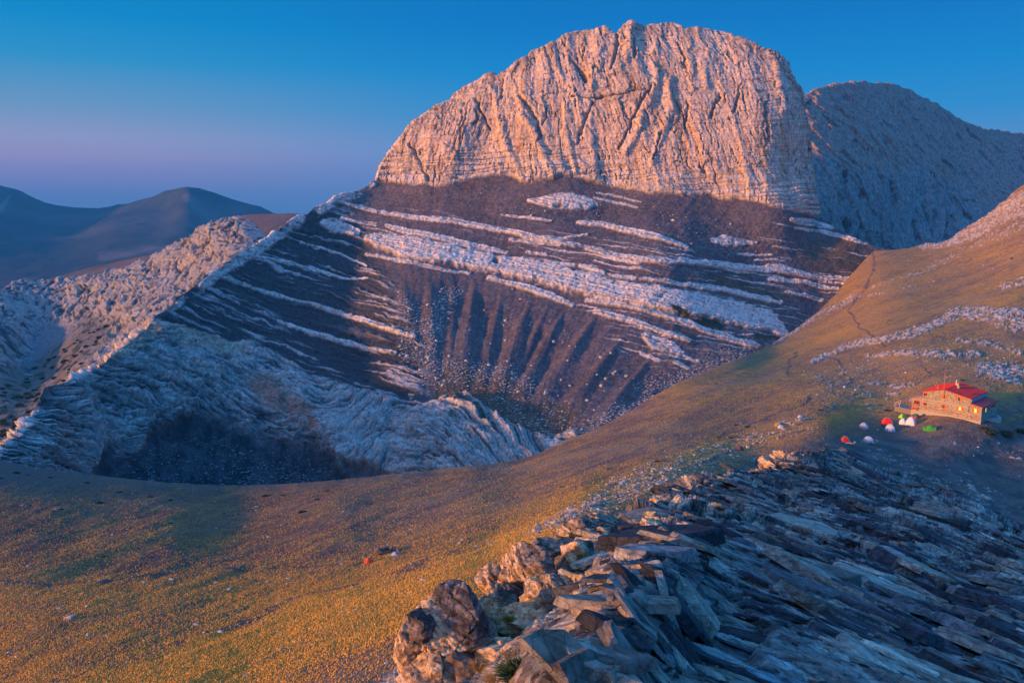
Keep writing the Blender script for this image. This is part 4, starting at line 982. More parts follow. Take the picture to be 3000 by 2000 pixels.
def endpt(zx, zy):
    px, py = 2620 + .15306 * zx, 1080 + .15306 * zy
    dx, dz = ray(px, py)
    A = np.array([[DV[0], -dx], [DV[1], -1.0]]); v, t = np.linalg.solve(A, -C1[:2])
    return v, dz * t - C1[2]
uM = wallpt(1440, 900)[0]; uL = wallpt(540, 700)[0]; uW = wallpt(330, 700)[0]
wEl = wallpt(540, 432)[1]; wEr = wallpt(1442, 572)[1]; uA, wA_ = wallpt(960, 398); wN = wallpt(1690, 745)[1]; wH = wallpt(1436, 660)[1]
DEP = 18.0
mb = MB(); prism(mb, [(uM, -3), (uL, -3), (uL, wEl), (uA, wA_), (uM, wEr)], 0, DEP); mb.build('wall', M_WALL, hut)
mb = MB(); prism(mb, [(0, -3), (uM - .003, -3), (uM - .003, wH), (0, wN)], 0.0, DEP - 1); mb.build('wall', M_WALL, hut)
wL1, wL0 = wallpt(540, 540)[1], wallpt(330, 575)[1]
mb = MB(); prism(mb, [(uL + .003, -2), (uW, -2), (uW, wL0), (uL + .003, wL1)], 0.2, 8); mb.build('wall', M_WALL, hut)
T = 0.22
for (ua, wa, ub, wb) in ((uA, wA_, uL + .7, wEl - .05), (uA, wA_, uM - .35, wEr - .1)):
    mb = MB(); prism(mb, [(ua, wa + .004), (ub, wb), (ub, wb + T), (ua, wa + T)], -0.7, DEP + .6)
    o = mb.build('roof', M_ROOF, hut)
    rb = MB()
    k = (wb - wa) / (ub - ua)
    L = abs(ub - ua)
    for q in range(int(DEP / .9) + 2):                                # standing seams
        v = -0.6 + q * 0.9
        prism(rb, [(ua, wa + T + .003), (ub, wb + T + .003), (ub, wb + T + .07), (ua, wa + T + .07)], v, v + .08)
    rb.build('roof_seam', M_ROOF, o)
mb = MB(); prism(mb, [(uM - .004, wH + .004), (-0.6, wN - .08), (-0.6, wN + .16), (uM - .004, wH + .24)], -0.6, DEP - .4); mb.build('roof', M_ROOF, hut)
mb = MB(); prism(mb, [(uL + .01, wL1 + .004), (uW + .9, wL0 - .12), (uW + .9, wL0 + .1), (uL + .01, wL1 + .22)], -0.3, 8.4)
mb.build('roof', plain('pale_red_roof_edge', (0.60, 0.22, 0.20), 0.7), hut)
mb = MB(); hbox(mb, uM - .35, uM - .003, 0.1, DEP, wH + .3, wEr - .15); mb.build('cladding', plain('grey_render', (0.33, 0.34, 0.35), 0.85), hut)
# pale concrete course, plinth and red pipe along the front
u0, w0 = wallpt(540, 597); u1, w1 = wallpt(700, 610); u2, w2 = wallpt(1060, 640)
mb = MB(); hbox(mb, uL + .05, wallpt(1430, 660)[0], -0.06, 0.05, wallpt(900, 640)[1] - .25, wallpt(900, 640)[1] + .2); mb.build('string_course', M_CONC, hut)
mb = MB(); hbox(mb, 0.0, uW, -0.35, -0.004, -3, wallpt(1000, 860)[1] - .2); mb.build('plinth', M_CONC, hut)
mb = MB(); pw = wallpt(1000, 812)[1]; mb.tube(H(0, -0.45, pw), H(uW, -0.45, pw), .07, .07, 6); mb.build('pipe', M_REDP, hut)
mb = MB(); u_, w_t = wallpt(1435, 700); mb.tube(H(u_, -.12, w_t), H(u_, -.12, wallpt(1435, 830)[1]), .08, .08, 6); mb.build('drainpipe', M_DKP, hut)
def window(zx0, zx1, zy0, zy1, shut, lit, end=False, bars=1):
    f = endpt if end else wallpt
    a0, b0 = f(zx0, (zy0 + zy1) / 2); a1, _ = f(zx1, (zy0 + zy1) / 2); _, bt = f((zx0 + zx1) / 2, zy0); _, bb = f((zx0 + zx1) / 2, zy1)
    lo, hi = min(a0, a1), max(a0, a1)
    def bx(mb, p, q, d0, d1, w0, w1):
        if end:
            pts = [(p, w0), (q, w0), (q, w1), (p, w1)]
            L0 = [H(-d0, v, w) for v, w in pts]; L1 = [H(-d1, v, w) for v, w in pts]
            i = len(mb.v); mb.v += L0 + L1
            mb.f += [(i, i + 1, i + 2, i + 3), (i + 7, i + 6, i + 5, i + 4)] + [(i + k, i + (k + 1) % 4, i + 4 + (k + 1) % 4, i + 4 + k) for k in range(4)]
        else: hbox(mb, p, q, -d1, -d0, w0, w1)
    s = (hi - lo) * (0.3 if shut else 0.0)
    fr = MB(); p, q = lo + s, hi - s
    for (x0, x1, y0, y1) in ((p, q, bt - .12, bt), (p, q, bb, bb + .12), (p, p + .1, bb + .123, bt - .123), (q - .1, q, bb + .123, bt - .123)):
        bx(fr, x0, x1, 0.003, 0.11, y0, y1)
    for k in range(bars):
        c = p + (q - p) * (k + 1) / (bars + 1); bx(fr, c - .05, c + .05, 0.05, 0.10, bb + .123, bt - .123)
    w = fr.build('window', M_SHUT if not shut else M_CONC, hut)
    pn = MB(); bx(pn, p + .1, q - .1, 0.004, 0.045, bb + .12, bt - .12); pn.build('pane', M_LIT if lit else M_DARKP, w)
    if shut:
        for (x0, x1) in ((lo, lo + s - .02), (hi - s + .02, hi)):
            sh = MB(); bx(sh, x0, x1, 0.004, 0.09, bb, bt); sh.build('shutter', M_SHUT, w)
for a in ((563, 628, 460, 522, 0, 0), (893, 1018, 490, 573, 1, 0), (1178, 1306, 536, 616, 1, 0), (378, 482, 603, 682, 0, 0, False, 3), (552, 622, 643, 702, 0, 0, False, 1),
          (878, 1008, 683, 757, 1, 0), (1190, 1326, 728, 800, 1, 1), (1487, 1622, 760, 848, 1, 1)):
    window(*a)
window(1722, 1776, 745, 832, 1, 1, True); window(1806, 1826, 735, 775, 0, 0, True, 0)
for x in (1858, 1882, 1906): window(x, x + 17, 700 - (x - 1858) * .4, 745 - (x - 1858) * .4, 0, 0, True, 0)
# roof furniture
def roofw(u):
    return wA_ + (wEl - wA_) * (u - uA) / (uL - uA) if u > uA else wA_ + (wEr - wA_) * (u - uA) / (uM - uA)
mb = MB(); mb.tube(H(uA + .1, -.3, wA_ - 3), H(uA + .1, -.3, wA_ + 7.6), .09, .05, 6); mb.build('mast', plain('mast_paint', (0.55, 0.25, 0.18), 0.6), hut)
mb = MB(); w = roofw(uA - 2.4); hbox(mb, uA - 3.1, uA - 2.1, 8.0, 8.9, w - .3, w + 1.3); mb.tube(H(uA - 2.6, 8.4, w + 1.3), H(uA - 2.6, 8.4, w + 2.7), .1, .1); mb.build('chimney', M_CONC, hut)
mb = MB(); w = roofw(uA - .4); mb.tube(H(uA - .4, 12, w - .2), H(uA - .4, 12, w + 2.2), .22, .22); mb.tube(H(uA - .9, 12.4, w - .4), H(uA - .9, 12.4, w + .7), .4, .25); mb.build('flue', plain('white_flue', (0.7, 0.68, 0.66), 0.6), hut)
mb = MB(); w = roofw(uA + 4); mb.tube(H(uA + 4, 3.4, w - .1), H(uA + 4, 3.4, w + .7), .3, .22); mb.tube(H(uA + 4, 3.4, w + .7), H(uA + 4, 3.4, w + 1.9), .06, .06); mb.build('flue', M_METAL, hut)
mb = MB(); w = roofw(uM + 1.6); hbox(mb, uM + 1.2, uM + 2.0, 6.4, 7.2, w - .2, w + .55); mb.build('skylight', M_DKP, hut)
mb = MB(); mb.tube(H(1.2, 10, wN), H(1.2, 10, wN + 1.0), .1, .1); mb.build('flue', M_METAL, hut)
# porch posts and terrace
tv = thing('terrace', tuple(C1), 'pale paved terrace with white posts at the left end of the hut', 'terrace')
mb = MB(); hbox(mb, uW + .01, uW + 7.6, 0.2, 6.5, -2, wallpt(280, 765)[1] - .2); mb.build('paving', plain('terrace_stone', (0.20, 0.18, 0.175), 0.9), tv)
wt = wallpt(280, 765)[1] - .2
for k, (uu, vv) in enumerate(((uW + 7.4, .4), (uW + 5.4, .4), (uW + 7.4, 2.2), (uW + 7.4, 4.0), (uW + 7.4, 5.8))):
    mb = MB(); hbox(mb, uu - .14, uu + .14, vv - .14, vv + .14, wt + .003, wt + 1.7); mb.build('post', M_CONC, tv)
mb = MB(); hbox(mb, uW + 5.56, uW + 7.24, .35, .45, wt + .9, wt + 1.05); mb.build('rail', M_DKP, tv)
for uu in (uW + .8, uW + .8):
    pass
mb = MB(); hbox(mb, uW + .75, uW + .87, .1, .22, wt, wL0 - .2); mb.build('post', M_REDP, tv)
bn = thing('bench', H(0, 0, 0), 'long red bench against the lower left front wall of the hut', 'bench')
bn.location = tuple(C1)
b0, b1 = wallpt(338, 760)[0], wallpt(462, 770)[0]; bw = wallpt(400, 775)[1]
mb = MB(); hbox(mb, b1, b0, -1.5, -.9, bw + .30, bw + .40); mb.build('seat', M_REDP, bn)
mb = MB(); hbox(mb, b1, b0, -.88, -.80, bw + .45, bw + .85); mb.build('backrest', M_REDP, bn)
for uu in (b1 + .1, b0 - .25):
    mb = MB(); hbox(mb, uu, uu + .12, -1.45, -.95, bw - .15, bw + .297); mb.build('leg', M_DKP, bn)
# stone-lined platform right of the hut
pc, _ = SH_HILL.hit(2888, 1224)
pf = thing('stone_platform', tuple(pc), 'flat stone-rimmed concrete platform on the grass right of the hut', 'platform')
def plat(scale, z0, z1):
    q = [at(*p, pc[1]) for p in ((2870, 1226), (2916, 1216), (2958, 1219), (2952, 1230), (2938, 1238), (2905, 1233))]
    out = []
    for k, (x, y) in enumerate([(-5.5, -1.0), (-1.2, 4.2), (4.6, 7.0), (6.4, 3.2), (5.0, -1.4), (0.5, -3.0)]):
        out.append((x * scale, y * scale))
    return [(x, y, z0) for x, y in out], [(x, y, z1) for x, y in out]
def ngon_prism(lo, hi, name, mat, par):
    mb = MB(); n = len(lo); mb.v += lo + hi
    mb.f.append(tuple(reversed(range(n)))); mb.f.append(tuple(n + k for k in range(n)))
    for k in range(n): mb.f.append((k, (k + 1) % n, n + (k + 1) % n, n + k))
    return mb.build(name, mat, par)
ngon_prism(*plat(1.0, -3, .55), 'rim', plain('rim_stone', (0.40, 0.38, 0.36), 0.9), pf)
ngon_prism(*plat(0.84, .3, .60), 'slab', plain('slab_concrete', (0.16, 0.15, 0.155), 0.9), pf)
pf.rotation_euler = (0, 0, 0)

# ------------------------------------------------------------------ tents
def fabric(name, col):
    m, nt, b = new_mat(name)
    n = nz(nt, 3.0, 3, 0.5, mapped(nt))
    c = nt.nodes.new('ShaderNodeMixRGB'); c.inputs[1].default_value = (*[x * .85 for x in col], 1); c.inputs[2].default_value = (*[min(1, x * 1.1) for x in col], 1)
    nt.links.new(n.outputs['Fac'], c.inputs[0]); nt.links.new(c.outputs[0], b.inputs['Base Color'])
    b.inputs['Roughness'].default_value = 0.6
    return m
def tent(px, py, wpx, hr, cols, label, rz=0.0, aspect=1.0, group=None, lean=0.0, kind='dome', sh=None):
    """px, py: middle of the tent's foot in the photo; wpx: its width there; hr: height/width"""
    P, N = (sh or SH_HILL).hit(px, py)
    w = wpx / FPX * np.linalg.norm(P); h = w * hr; a = w / 2 * 0.92
    t = thing('tent', tuple(P - np.array([0, 0, .12])), label, 'tent', group, rz)
    n = 20
    g = np.linspace(-1, 1, n + 1)
    def surf(x, y, off=0.0):
        if kind == 'tunnel':
            prof = (0.62 + 0.38 * abs(math.cos(x * 1.5 * math.pi / 1.6)))
            z = math.sqrt(max(0, 1 - y * y)) * prof * math.sqrt(max(0, 1 - abs(x) ** 5))
        elif kind == 'wedge':
            z = max(0, 1 - max(abs(x + lean * .5) * .95, abs(y)) ** 1.15)
        else:
            m = max(abs(x), abs(y)); k = min(abs(x), abs(y))
            z = math.sqrt(max(0, (1 - x * x) * (1 - y * y))) * .75 + .25 * max(0, 1 - m ** 2) + .05 * (k / (m + .01)) * (1 - m)
        r = 1 - .16 * (x * x * y * y)
        return ((x * r + lean * (1 - z) * 0) * a + off * x, (y * r) * a * aspect + off * y, max(0.0, z) * h + .02 + off)
    def panel(cond, off, name, mat):
        mb = MB()
        for i in range(n):
            for j in range(n):
                x, y = (g[i] + g[i + 1]) / 2, (g[j] + g[j + 1]) / 2
                if cond(x, y):
                    mb.quad(surf(g[i], g[j], off), surf(g[i + 1], g[j], off), surf(g[i + 1], g[j + 1], off), surf(g[i], g[j + 1], off))
        return mb.build(name, mat, t, smooth=(kind != 'wedge'))
    front = lambda x, y: y < -abs(x) * 1.15
    body = fabric('tent_fabric', cols[0])
    panel(lambda x, y: not front(x, y), 0, 'fly', body)
    panel(front, 0, 'door_panel', fabric('tent_fabric', cols[1]))
    if len(cols) > 2:
        panel(lambda x, y: max(abs(x), abs(y)) > .84 and not (front(x, y) and abs(x) < .3), .02, 'skirt', fabric('tent_fabric', cols[2]))
    if kind == 'dome':
        pm = MB()
        for s_ in (1, -1):
            q = [surf(c, c * s_, .015) for c in np.linspace(-1, 1, 15)]
            for A, B in zip(q[:-1], q[1:]): pm.tube(A, B, .02 * w / 2, .02 * w / 2, 5)
        pm.build('tent_pole', M_METAL, t)
    return t
WHITE, GREY, LAV = (0.72, 0.68, 0.66), (0.50, 0.52, 0.56), (0.50, 0.50, 0.62)
tent(2641, 1222, 17, .72, [(0.30, .75, .02), (0.32, .80, .03)], 'small lime green pointed tent, highest of the cluster below the hut', .5, 1, kind='wedge')
tent(2682, 1224, 25, .60, [(0.07, .12, .05), (0.10, .16, .06), (0.45, .03, .06)], 'dark olive green tent with a crimson hem nearest the hut wall', .4)
tent(2645, 1238, 23, .66, [(0.10, .30, .62), WHITE], 'dome tent with a blue back and white door half', -.75)
tent(2668, 1241, 31, .68, [LAV, (0.78, .74, .70)], 'largest white dome tent with lavender flysheet', -.6, 1.1)
tent(2600, 1240, 33, .52, [(0.78, .02, .02), (0.72, .02, .02)], 'large bright red dome tent left of the white pair', -.3)
tent(2608, 1259, 31, .58, [GREY, (0.62, .58, .56), (0.18, .35, .60)], 'light grey tent with a blue corner in front of the red dome', -.4)
tent(2531, 1251, 27, .56, [(0.34, .58, .60), (0.40, .34, .50)], 'turquoise tent with a lilac porch on the left of the camp', -.6)
tent(2724, 1259, 39, .40, [(0.06, .30, .04), (0.07, .34, .04)], 'long low green tunnel tent below the hut front', -.35, .5, kind='tunnel')
tent(2477, 1293, 27, .60, [(0.50, .02, .02), (0.42, .02, .02)], 'dark red dome tent behind a low stone ring', -.2)
tent(2544, 1291, 29, .50, [GREY, (0.58, .60, .64)], 'pale grey dome tent inside the stone ring, alone in front', .1)
tent(2166, 1316, 24, .60, [(0.13, .045, .055), (0.16, .06, .075)], 'maroon wedge tent alone at the edge of the golden slope', .7, 1, kind='wedge')
tent(2278, 1246, 15, .70, [(0.30, .27, .03), (0.34, .30, .04)], 'small olive yellow tent among the pale rocks', .2)
tent(2287, 1251, 17, .50, [LAV, (0.58, .52, .60)], 'small lilac dome tent touching the olive yellow one', .1)
tent(2343, 1221, 14, .55, [(0.45, .48, .75), (0.50, .52, .78)], 'tiny pale violet tent high on the slope behind the rocks', .3, .8)
tent(1082, 1646, 27, .62, [(0.62, .06, .01), (0.80, .10, .01)], 'orange tent alone low on the open hillside', .55)
tent(1155, 1624, 23, .50, [(0.10, .28, .58), (0.45, .45, .68)], 'small blue and white tent inside the dark stone windbreak', -.2)
# ground cloth beside the red tent
gp, _ = SH_HILL.hit(2596, 1247)
mb = MB(); mb.hexa([(-1.7, -1.0, -.3), (1.5, -1.2, -.3), (1.7, .8, -.3), (-1.5, 1.0, -.3)], [(-1.6, -.9, .5), (1.3, -1.0, .35), (1.5, .7, .6), (-1.4, .9, .7)])
o = mb.build('awning', fabric('brown_cloth', (0.07, .045, .04))); o.location = gp; tagged(o, 'low brown cloth awning pitched in front of the bright red tent', 'awning')
# ------------------------------------------------------------------ the little hut in the bowl
P, _ = SH_MAIN.hit(1205, 1164)
sc = np.linalg.norm(P) / FPX
sh = thing('shelter', tuple(P), 'tiny pale boarded shelter with an orange lit roof on the bowl floor', 'shelter', None, .25)
M_SHW = plain('pale_boards', (0.52, 0.50, 0.52), 0.8, 0.2, .25, 3)
w_, d_, h_ = 14 * sc, 9 * sc, 9 * sc
mb = MB(); mb.box(-w_ / 2, w_ / 2, -d_ / 2, d_ / 2, -1.5, h_); mb.build('wall', M_SHW, sh)
mb = MB(); mb.hexa([(-w_ * .72, -d_ * .75, h_ * .98), (w_ * .55, -d_ * .75, h_ * .78), (w_ * .55, d_ * .7, h_ * 1.1), (-w_ * .72, d_ * .7, h_ * 1.3)],
                   [(-w_ * .72, -d_ * .75, h_ * 1.2), (w_ * .55, -d_ * .75, h_ * .98), (w_ * .55, d_ * .7, h_ * 1.3), (-w_ * .72, d_ * .7, h_ * 1.52)])
mb.build('roof', plain('orange_lit_roof', (0.75, 0.34, 0.16), 0.7), sh)  # orange of the low sun painted into the roof colour
mb = MB(); mb.box(w_ * .22, w_ * .36, -d_ / 2 - .06, -d_ / 2 - .003, .1, h_ * .8); mb.build('door', M_DKP, sh)

# ------------------------------------------------------------------ stones
def rock_mesh(name, mat, sub, seed, sx=1, sy=1, sz=1, rough=.35, col=None, colors=None, strata=None, cellsize=.7):
    bm = bmesh.new(); bmesh.ops.create_icosphere(bm, subdivisions=sub, radius=1)
    V = np.array([v.co for v in bm.verts]); F = np.array([[v.index for v in f.verts] for f in bm.faces]); bm.free()
    N = V.copy()
    off = seed * 13.7
    h, e, c = cells(V + off, cellsize, seed, tilt=1.4)
    V = V * (1 + .0 * h[:, None])
    V = np.sign(V) * np.abs(V) ** .85
    V += N * (h * rough + fbm(V + off, .8, 4, seed) * rough * .6)[:, None]
    V *= np.array([sx, sy, sz])
    return V, F, N, h, e
M_BOUL = rock_mat('boulder_stone', 0.8, 0.7, 0.3, contrast=(.6, 1.4))
def pure(name, V, F, mat, col):
    me = bpy.data.meshes.new(name)
    me.vertices.add(len(V)); me.vertices.foreach_set('co', np.ascontiguousarray(V, np.float32).ravel())
    me.loops.add(F.size); me.loops.foreach_set('vertex_index', np.ascontiguousarray(F, np.int32).ravel())
    me.polygons.add(len(F)); me.polygons.foreach_set('loop_start', np.arange(0, F.size, F.shape[1], dtype=np.int32))
    me.update(calc_edges=True)
    ca = me.color_attributes.new('Col', 'FLOAT_COLOR', 'POINT')
    c = np.concatenate([col, np.ones((len(col), 1))], 1).astype(np.float32); ca.data.foreach_set('color', c.ravel())
    me.materials.append(mat); return me
PALE = []
for k in range(6):
    V, F, N, h, e = rock_mesh('b', None, 3, 40 + k, 1, .85, .7)
    PALE.append(pure('boulder', V, F, M_BOUL, mixc(rgb(0.34, 0.31, 0.31), rgb(0.60, 0.55, 0.53), sstep(-.3, .3, h))))
def pick(sh, mask, n):
    w = (mask * (1 - sh.isback)).ravel().astype(float); w /= w.sum()
    return RNG.choice(len(w), n, replace=False, p=w)
def scatter(sh, mask, n, s0, s1, label, group, name='boulder', cat='boulder', meshes=PALE, sink=.25):
    for q, k in enumerate(pick(sh, mask, n)):
        o = bpy.data.objects.new(name, meshes[q % len(meshes)]); COL.objects.link(o)
        r = s0 + (s1 - s0) * RNG.random() ** 3
        P = sh.P.reshape(-1, 3)[k]
        o.location = (P[0], P[1], P[2] + r * sink); o.scale = (r, r, r)
        o.rotation_euler = (RNG.uniform(-.3, .3), RNG.uniform(-.3, .3), RNG.uniform(0, 6.28))
        tagged(o, label, cat, group)
def rubble(sh, mask, n, s0, s1, name, label, cols, mat=M_BOUL):
    """countless small stones in one mesh"""
    base = np.array([(1, 0, 0), (-1, 0, 0), (0, 1, 0), (0, -1, 0), (0, 0, 1), (0, 0, -.6), (.7, .7, .3), (-.7, .6, .4), (.6, -.7, .4), (-.6, -.7, .3)], float)
    tri = np.array([(6, 2, 4), (6, 4, 0), (7, 4, 2), (7, 1, 4), (8, 0, 4), (8, 4, 3), (9, 4, 1), (9, 3, 4), (6, 0, 5), (6, 5, 2), (7, 2, 5), (7, 5, 1), (8, 5, 0), (8, 3, 5), (9, 1, 5), (9, 5, 3)])
    k = pick(sh, mask, n); P = sh.P.reshape(-1, 3)[k]
    r = s0 + (s1 - s0) * RNG.random(n) ** 3
    J = base[None] * (1 + RNG.uniform(-.3, .3, (n, 10, 3)))
    a = RNG.uniform(0, 6.28, n); ca, sa = np.cos(a), np.sin(a)
    X = J[..., 0] * ca[:, None] - J[..., 1] * sa[:, None]; Y = J[..., 0] * sa[:, None] + J[..., 1] * ca[:, None]
    st = RNG.uniform(.7, 1.5, (n, 1))
    V = np.stack([X * st, Y, J[..., 2] * .7], -1) * r[:, None, None] + P[:, None] + np.array([0, 0, .1]) * r[:, None, None]
    F = (tri[None] + (np.arange(n) * 10)[:, None, None]).reshape(-1, 3)
    c = cols[0] + (cols[1] - cols[0]) * RNG.random((n, 1)).astype(np.float32)
    C = np.repeat(c[:, None], 10, 1)
    o = mesh_np(name, V, F, mat, {'Col': C.reshape(-1, 3)}, smooth=False)
    tagged(o, label, 'stones', kind='stuff'); return o
mx_, my_ = SH_MAIN.px, SH_MAIN.py
def pm(sh, pts, soft=20): return sstep(-soft, soft, poly(sh.px, sh.py, pts))
chute = np.maximum.reduce([pm(SH_MAIN, [(1300, 840), (1350, 850), (1300, 960), (1280, 1060), (1240, 1120), (1220, 1060), (1240, 960)]), .5 * pm(SH_MAIN, [(1170, 870), (1230, 900), (1260, 1100), (1180, 1060)]), .35 * pm(SH_MAIN, [(1240, 1060), (1500, 1080), (1560, 1160), (1420, 1130), (1250, 1130)]),
                           .05 * pm(SH_MAIN, [(1150, 560), (1900, 720), (2300, 780), (2300, 680), (1700, 560)])])
chute = chute * (SH_BAND < .2)
scatter(SH_MAIN, chute + .12 * pm(SH_MAIN, [(1150, 850), (1500, 850), (1900, 1100), (1750, 1230), (1400, 1130), (1200, 1100)]), 190, .5, 1.5, 'pale limestone boulder lying on the dark scree of the bowl', 'pale boulders on the dark scree')
bd = chute * 1.5 + .25 * pm(SH_MAIN, [(1230, 1060), (1500, 1080), (1720, 1230), (1900, 1180), (1900, 1250), (1600, 1300), (1400, 1150), (1250, 1160)]) + 1.0 * pm(SH_MAIN, [(1700, 1250), (1880, 1170), (2050, 1070), (2200, 1020), (2280, 1030), (2200, 1100), (1800, 1290)])
bd += .5 * pm(SH_MAIN, [(1900, 1160), (2150, 1030), (2150, 990), (2050, 1060), (1850, 1130)]) + .015 * pm(SH_MAIN, [(1150, 560), (1900, 720), (2300, 780), (2300, 640), (1700, 560)])
rubble(SH_MAIN, bd * (SH_BAND < .3), 12000, .2, .95, 'scree_stones', 'countless grey limestone blocks strewn over the scree of the bowl', (rgb(.22, .21, .22), rgb(.55, .5, .49)))
hm = pm(SH_MAIN, [(330, 1420), (420, 1320), (560, 1270), (760, 1310), (900, 1340), (1060, 1440), (1060, 1520), (330, 1500)]) * (.25 + sstep(600, 800, mx_) * sstep(1330, 1430, my_) * 1.6)
rubble(SH_MAIN, hm, 5000, .25, 1.1, 'hollow_stones', 'countless grey blocks fallen into the dark hollow on the left', (rgb(.05, .055, .07), rgb(.26, .27, .3)))
# stones on the near hillside
hx, hy = SH_HILL.px, SH_HILL.py
hs = pm(SH_HILL, [(1560, 1560), (1800, 1400), (2000, 1330), (2300, 1230), (2400, 1220), (2380, 1260), (2200, 1310), (1950, 1420), (1700, 1530)]) + .7 * pm(SH_HILL, [(2350, 1100), (2900, 950), (3000, 1050), (2700, 1130), (2400, 1180)]) + .5 * pm(SH_HILL, [(2600, 760), (2900, 620), (3010, 560), (3010, 760), (2700, 860)])
scatter(SH_HILL, hs, 110, .25, .7, 'pale limestone block lying in the golden grass of the hillside', 'pale blocks on the hillside', 'stone', 'stone')
rubble(SH_HILL, hs + .004, 9000, .06, .42, 'hillside_stones', 'small pale stones strewn through the grass of the hillside', (rgb(.25, .21, .19), rgb(.58, .5, .45)))
# dry-stone rings around the tents
def ring(px, py, wpx, n, a0, a1, label, asp=.8, size=.3, tone=(rgb(.2, .18, .17), rgb(.5, .44, .4))):
    P, N = SH_HILL.hit(px, py); R_ = wpx / 2 / FPX * np.linalg.norm(P)
    Vs, Fs, Cs = [], [], []; o_ = 0
    for k in range(n):
        a = a0 + (a1 - a0) * k / (n - 1) + RNG.uniform(-.05, .05)
        V, F, *_ = rock_mesh('r', None, 1, 200 + k, 1, .8, .8)
        s = size * RNG.uniform(.7, 1.3)
        V = V * s + np.array([math.cos(a) * R_, math.sin(a) * R_ * asp, s * .4 + RNG.uniform(0, size * 1.6)])
        Vs.append(V); Fs.append(F + o_); o_ += len(V); Cs.append(np.repeat((tone[0] + (tone[1] - tone[0]) * RNG.random())[None], len(V), 0))
    o = mesh_np('stone_windbreak', np.concatenate(Vs), np.concatenate(Fs), M_BOUL, {'Col': np.concatenate(Cs)}, smooth=False)
    o.location = P; return tagged(o, label, 'windbreak')
ring(2487, 1296, 34, 46, 2.6, 6.6, 'low ring of loose stones around the dark red tent')
ring(2548, 1294, 44, 60, 2.8, 6.9, 'low ring of loose stones around the pale grey dome')
ring(1140, 1618, 62, 80, -0.6, 4.2, 'dark stone windbreak around the blue and white tent', .5, .34, (rgb(.05, .05, .055), rgb(.22, .18, .17)))
ring(2300, 1243, 34, 34, .2, 3.3, 'short wall of pale stones behind the lilac tent', .6, .35)

# ------------------------------------------------------------------ low shrubs
M_SHRUB = rock_mat('juniper_leaf', 0.4, 0.5, 0.1, contrast=(.5, 1.5))
SHRUBS = []
for k in range(4):
    n = 900
    d = RNG.normal(size=(n, 3)); d /= np.linalg.norm(d, axis=1)[:, None]; d[:, 2] = np.abs(d[:, 2])
    r = RNG.uniform(.35, 1, n) ** .5 * (1 + .35 * fbm(d * 2 + k * 9, 1.0, 2, 400 + k))
    c = d * r[:, None] * np.array([1, .7, .42])
    a, b = RNG.normal(size=(n, 3)) * .09, RNG.normal(size=(n, 3)) * .09
    V = np.stack([c - a, c + b, c + a, c - b], 1).reshape(-1, 3); F = np.arange(4 * n).reshape(n, 4)
    t = RNG.random((n, 1)).astype(np.float32)
    C = np.repeat(rgb(.018, .028, .012) + (rgb(.075, .08, .03) - rgb(.018, .028, .012)) * t, 4, 0)
    SHRUBS.append(pure('juniper_shrub', V, F, M_SHRUB, C))
SH_POS = [(45, 1384, 17), (83, 1390, 9), (145, 1397, 12), (255, 1412, 14), (290, 1472, 18), (0, 1399, 12), (887, 1498, 26), (1085, 1475, 12), (655, 1503, 9), (350, 1440, 14), (440, 1455, 16), (500, 1531, 14), (500, 1464, 14), (180, 1490, 12), (305, 1630, 12), (700, 1505, 10),
          (780, 1452, 22), (830, 1450, 14), (960, 1437, 16), (930, 1461, 14), (1925, 1351, 20), (1946, 1347, 10), (1785, 1372, 14), (2140, 1281, 15), (2156, 1277, 10), (2405, 1201, 14), (2190, 1249, 16), (2156, 1243, 12), (2108, 1280, 12), (2965, 756, 10), (2665, 898, 7), (2820, 1112, 12), (2100, 1121, 8), (1645, 1425, 12), (1700, 1460, 9), (655, 1906, 10),
          (2900, 1262, 40), (2940, 1265, 50), (2985, 1258, 44), (2880, 1252, 20), (2600, 1201, 20), (2628, 1196, 18), (2580, 1206, 12)]
for q, (x, y, w) in enumerate(SH_POS):
    P, N = SH_HILL.hit(x, y)
    o = bpy.data.objects.new('juniper_shrub', SHRUBS[q % 4]); COL.objects.link(o)
    r = w / 2 / FPX * np.linalg.norm(P) * 1.1
    o.location = P - np.array([0, 0, .1 * r]); o.scale = (r, r, r * (.8 if w < 30 else .5)); o.rotation_euler = (0, 0, RNG.uniform(-.4, .4))
    tagged(o, 'low dark juniper shrub hugging the near grassy hillside', 'shrub', 'juniper shrubs on the near hillside')
k_ = pick(SH_CRAG, pm(SH_CRAG, [(0, 1140), (200, 1010), (300, 950), (330, 960), (200, 1130), (110, 1190), (0, 1330)], 5), 70)
for q, k in enumerate(k_):
    P = SH_CRAG.P.reshape(-1, 3)[k]; o = bpy.data.objects.new('pine_shrub', SHRUBS[q % 4]); COL.objects.link(o)
    r = RNG.uniform(1.6, 4.2); o.location = P; o.scale = (r, r, r * 1.3); tagged(o, 'dark dwarf pine on the far left slope below the pale crags', 'shrub', 'dwarf pines on the far left slope')

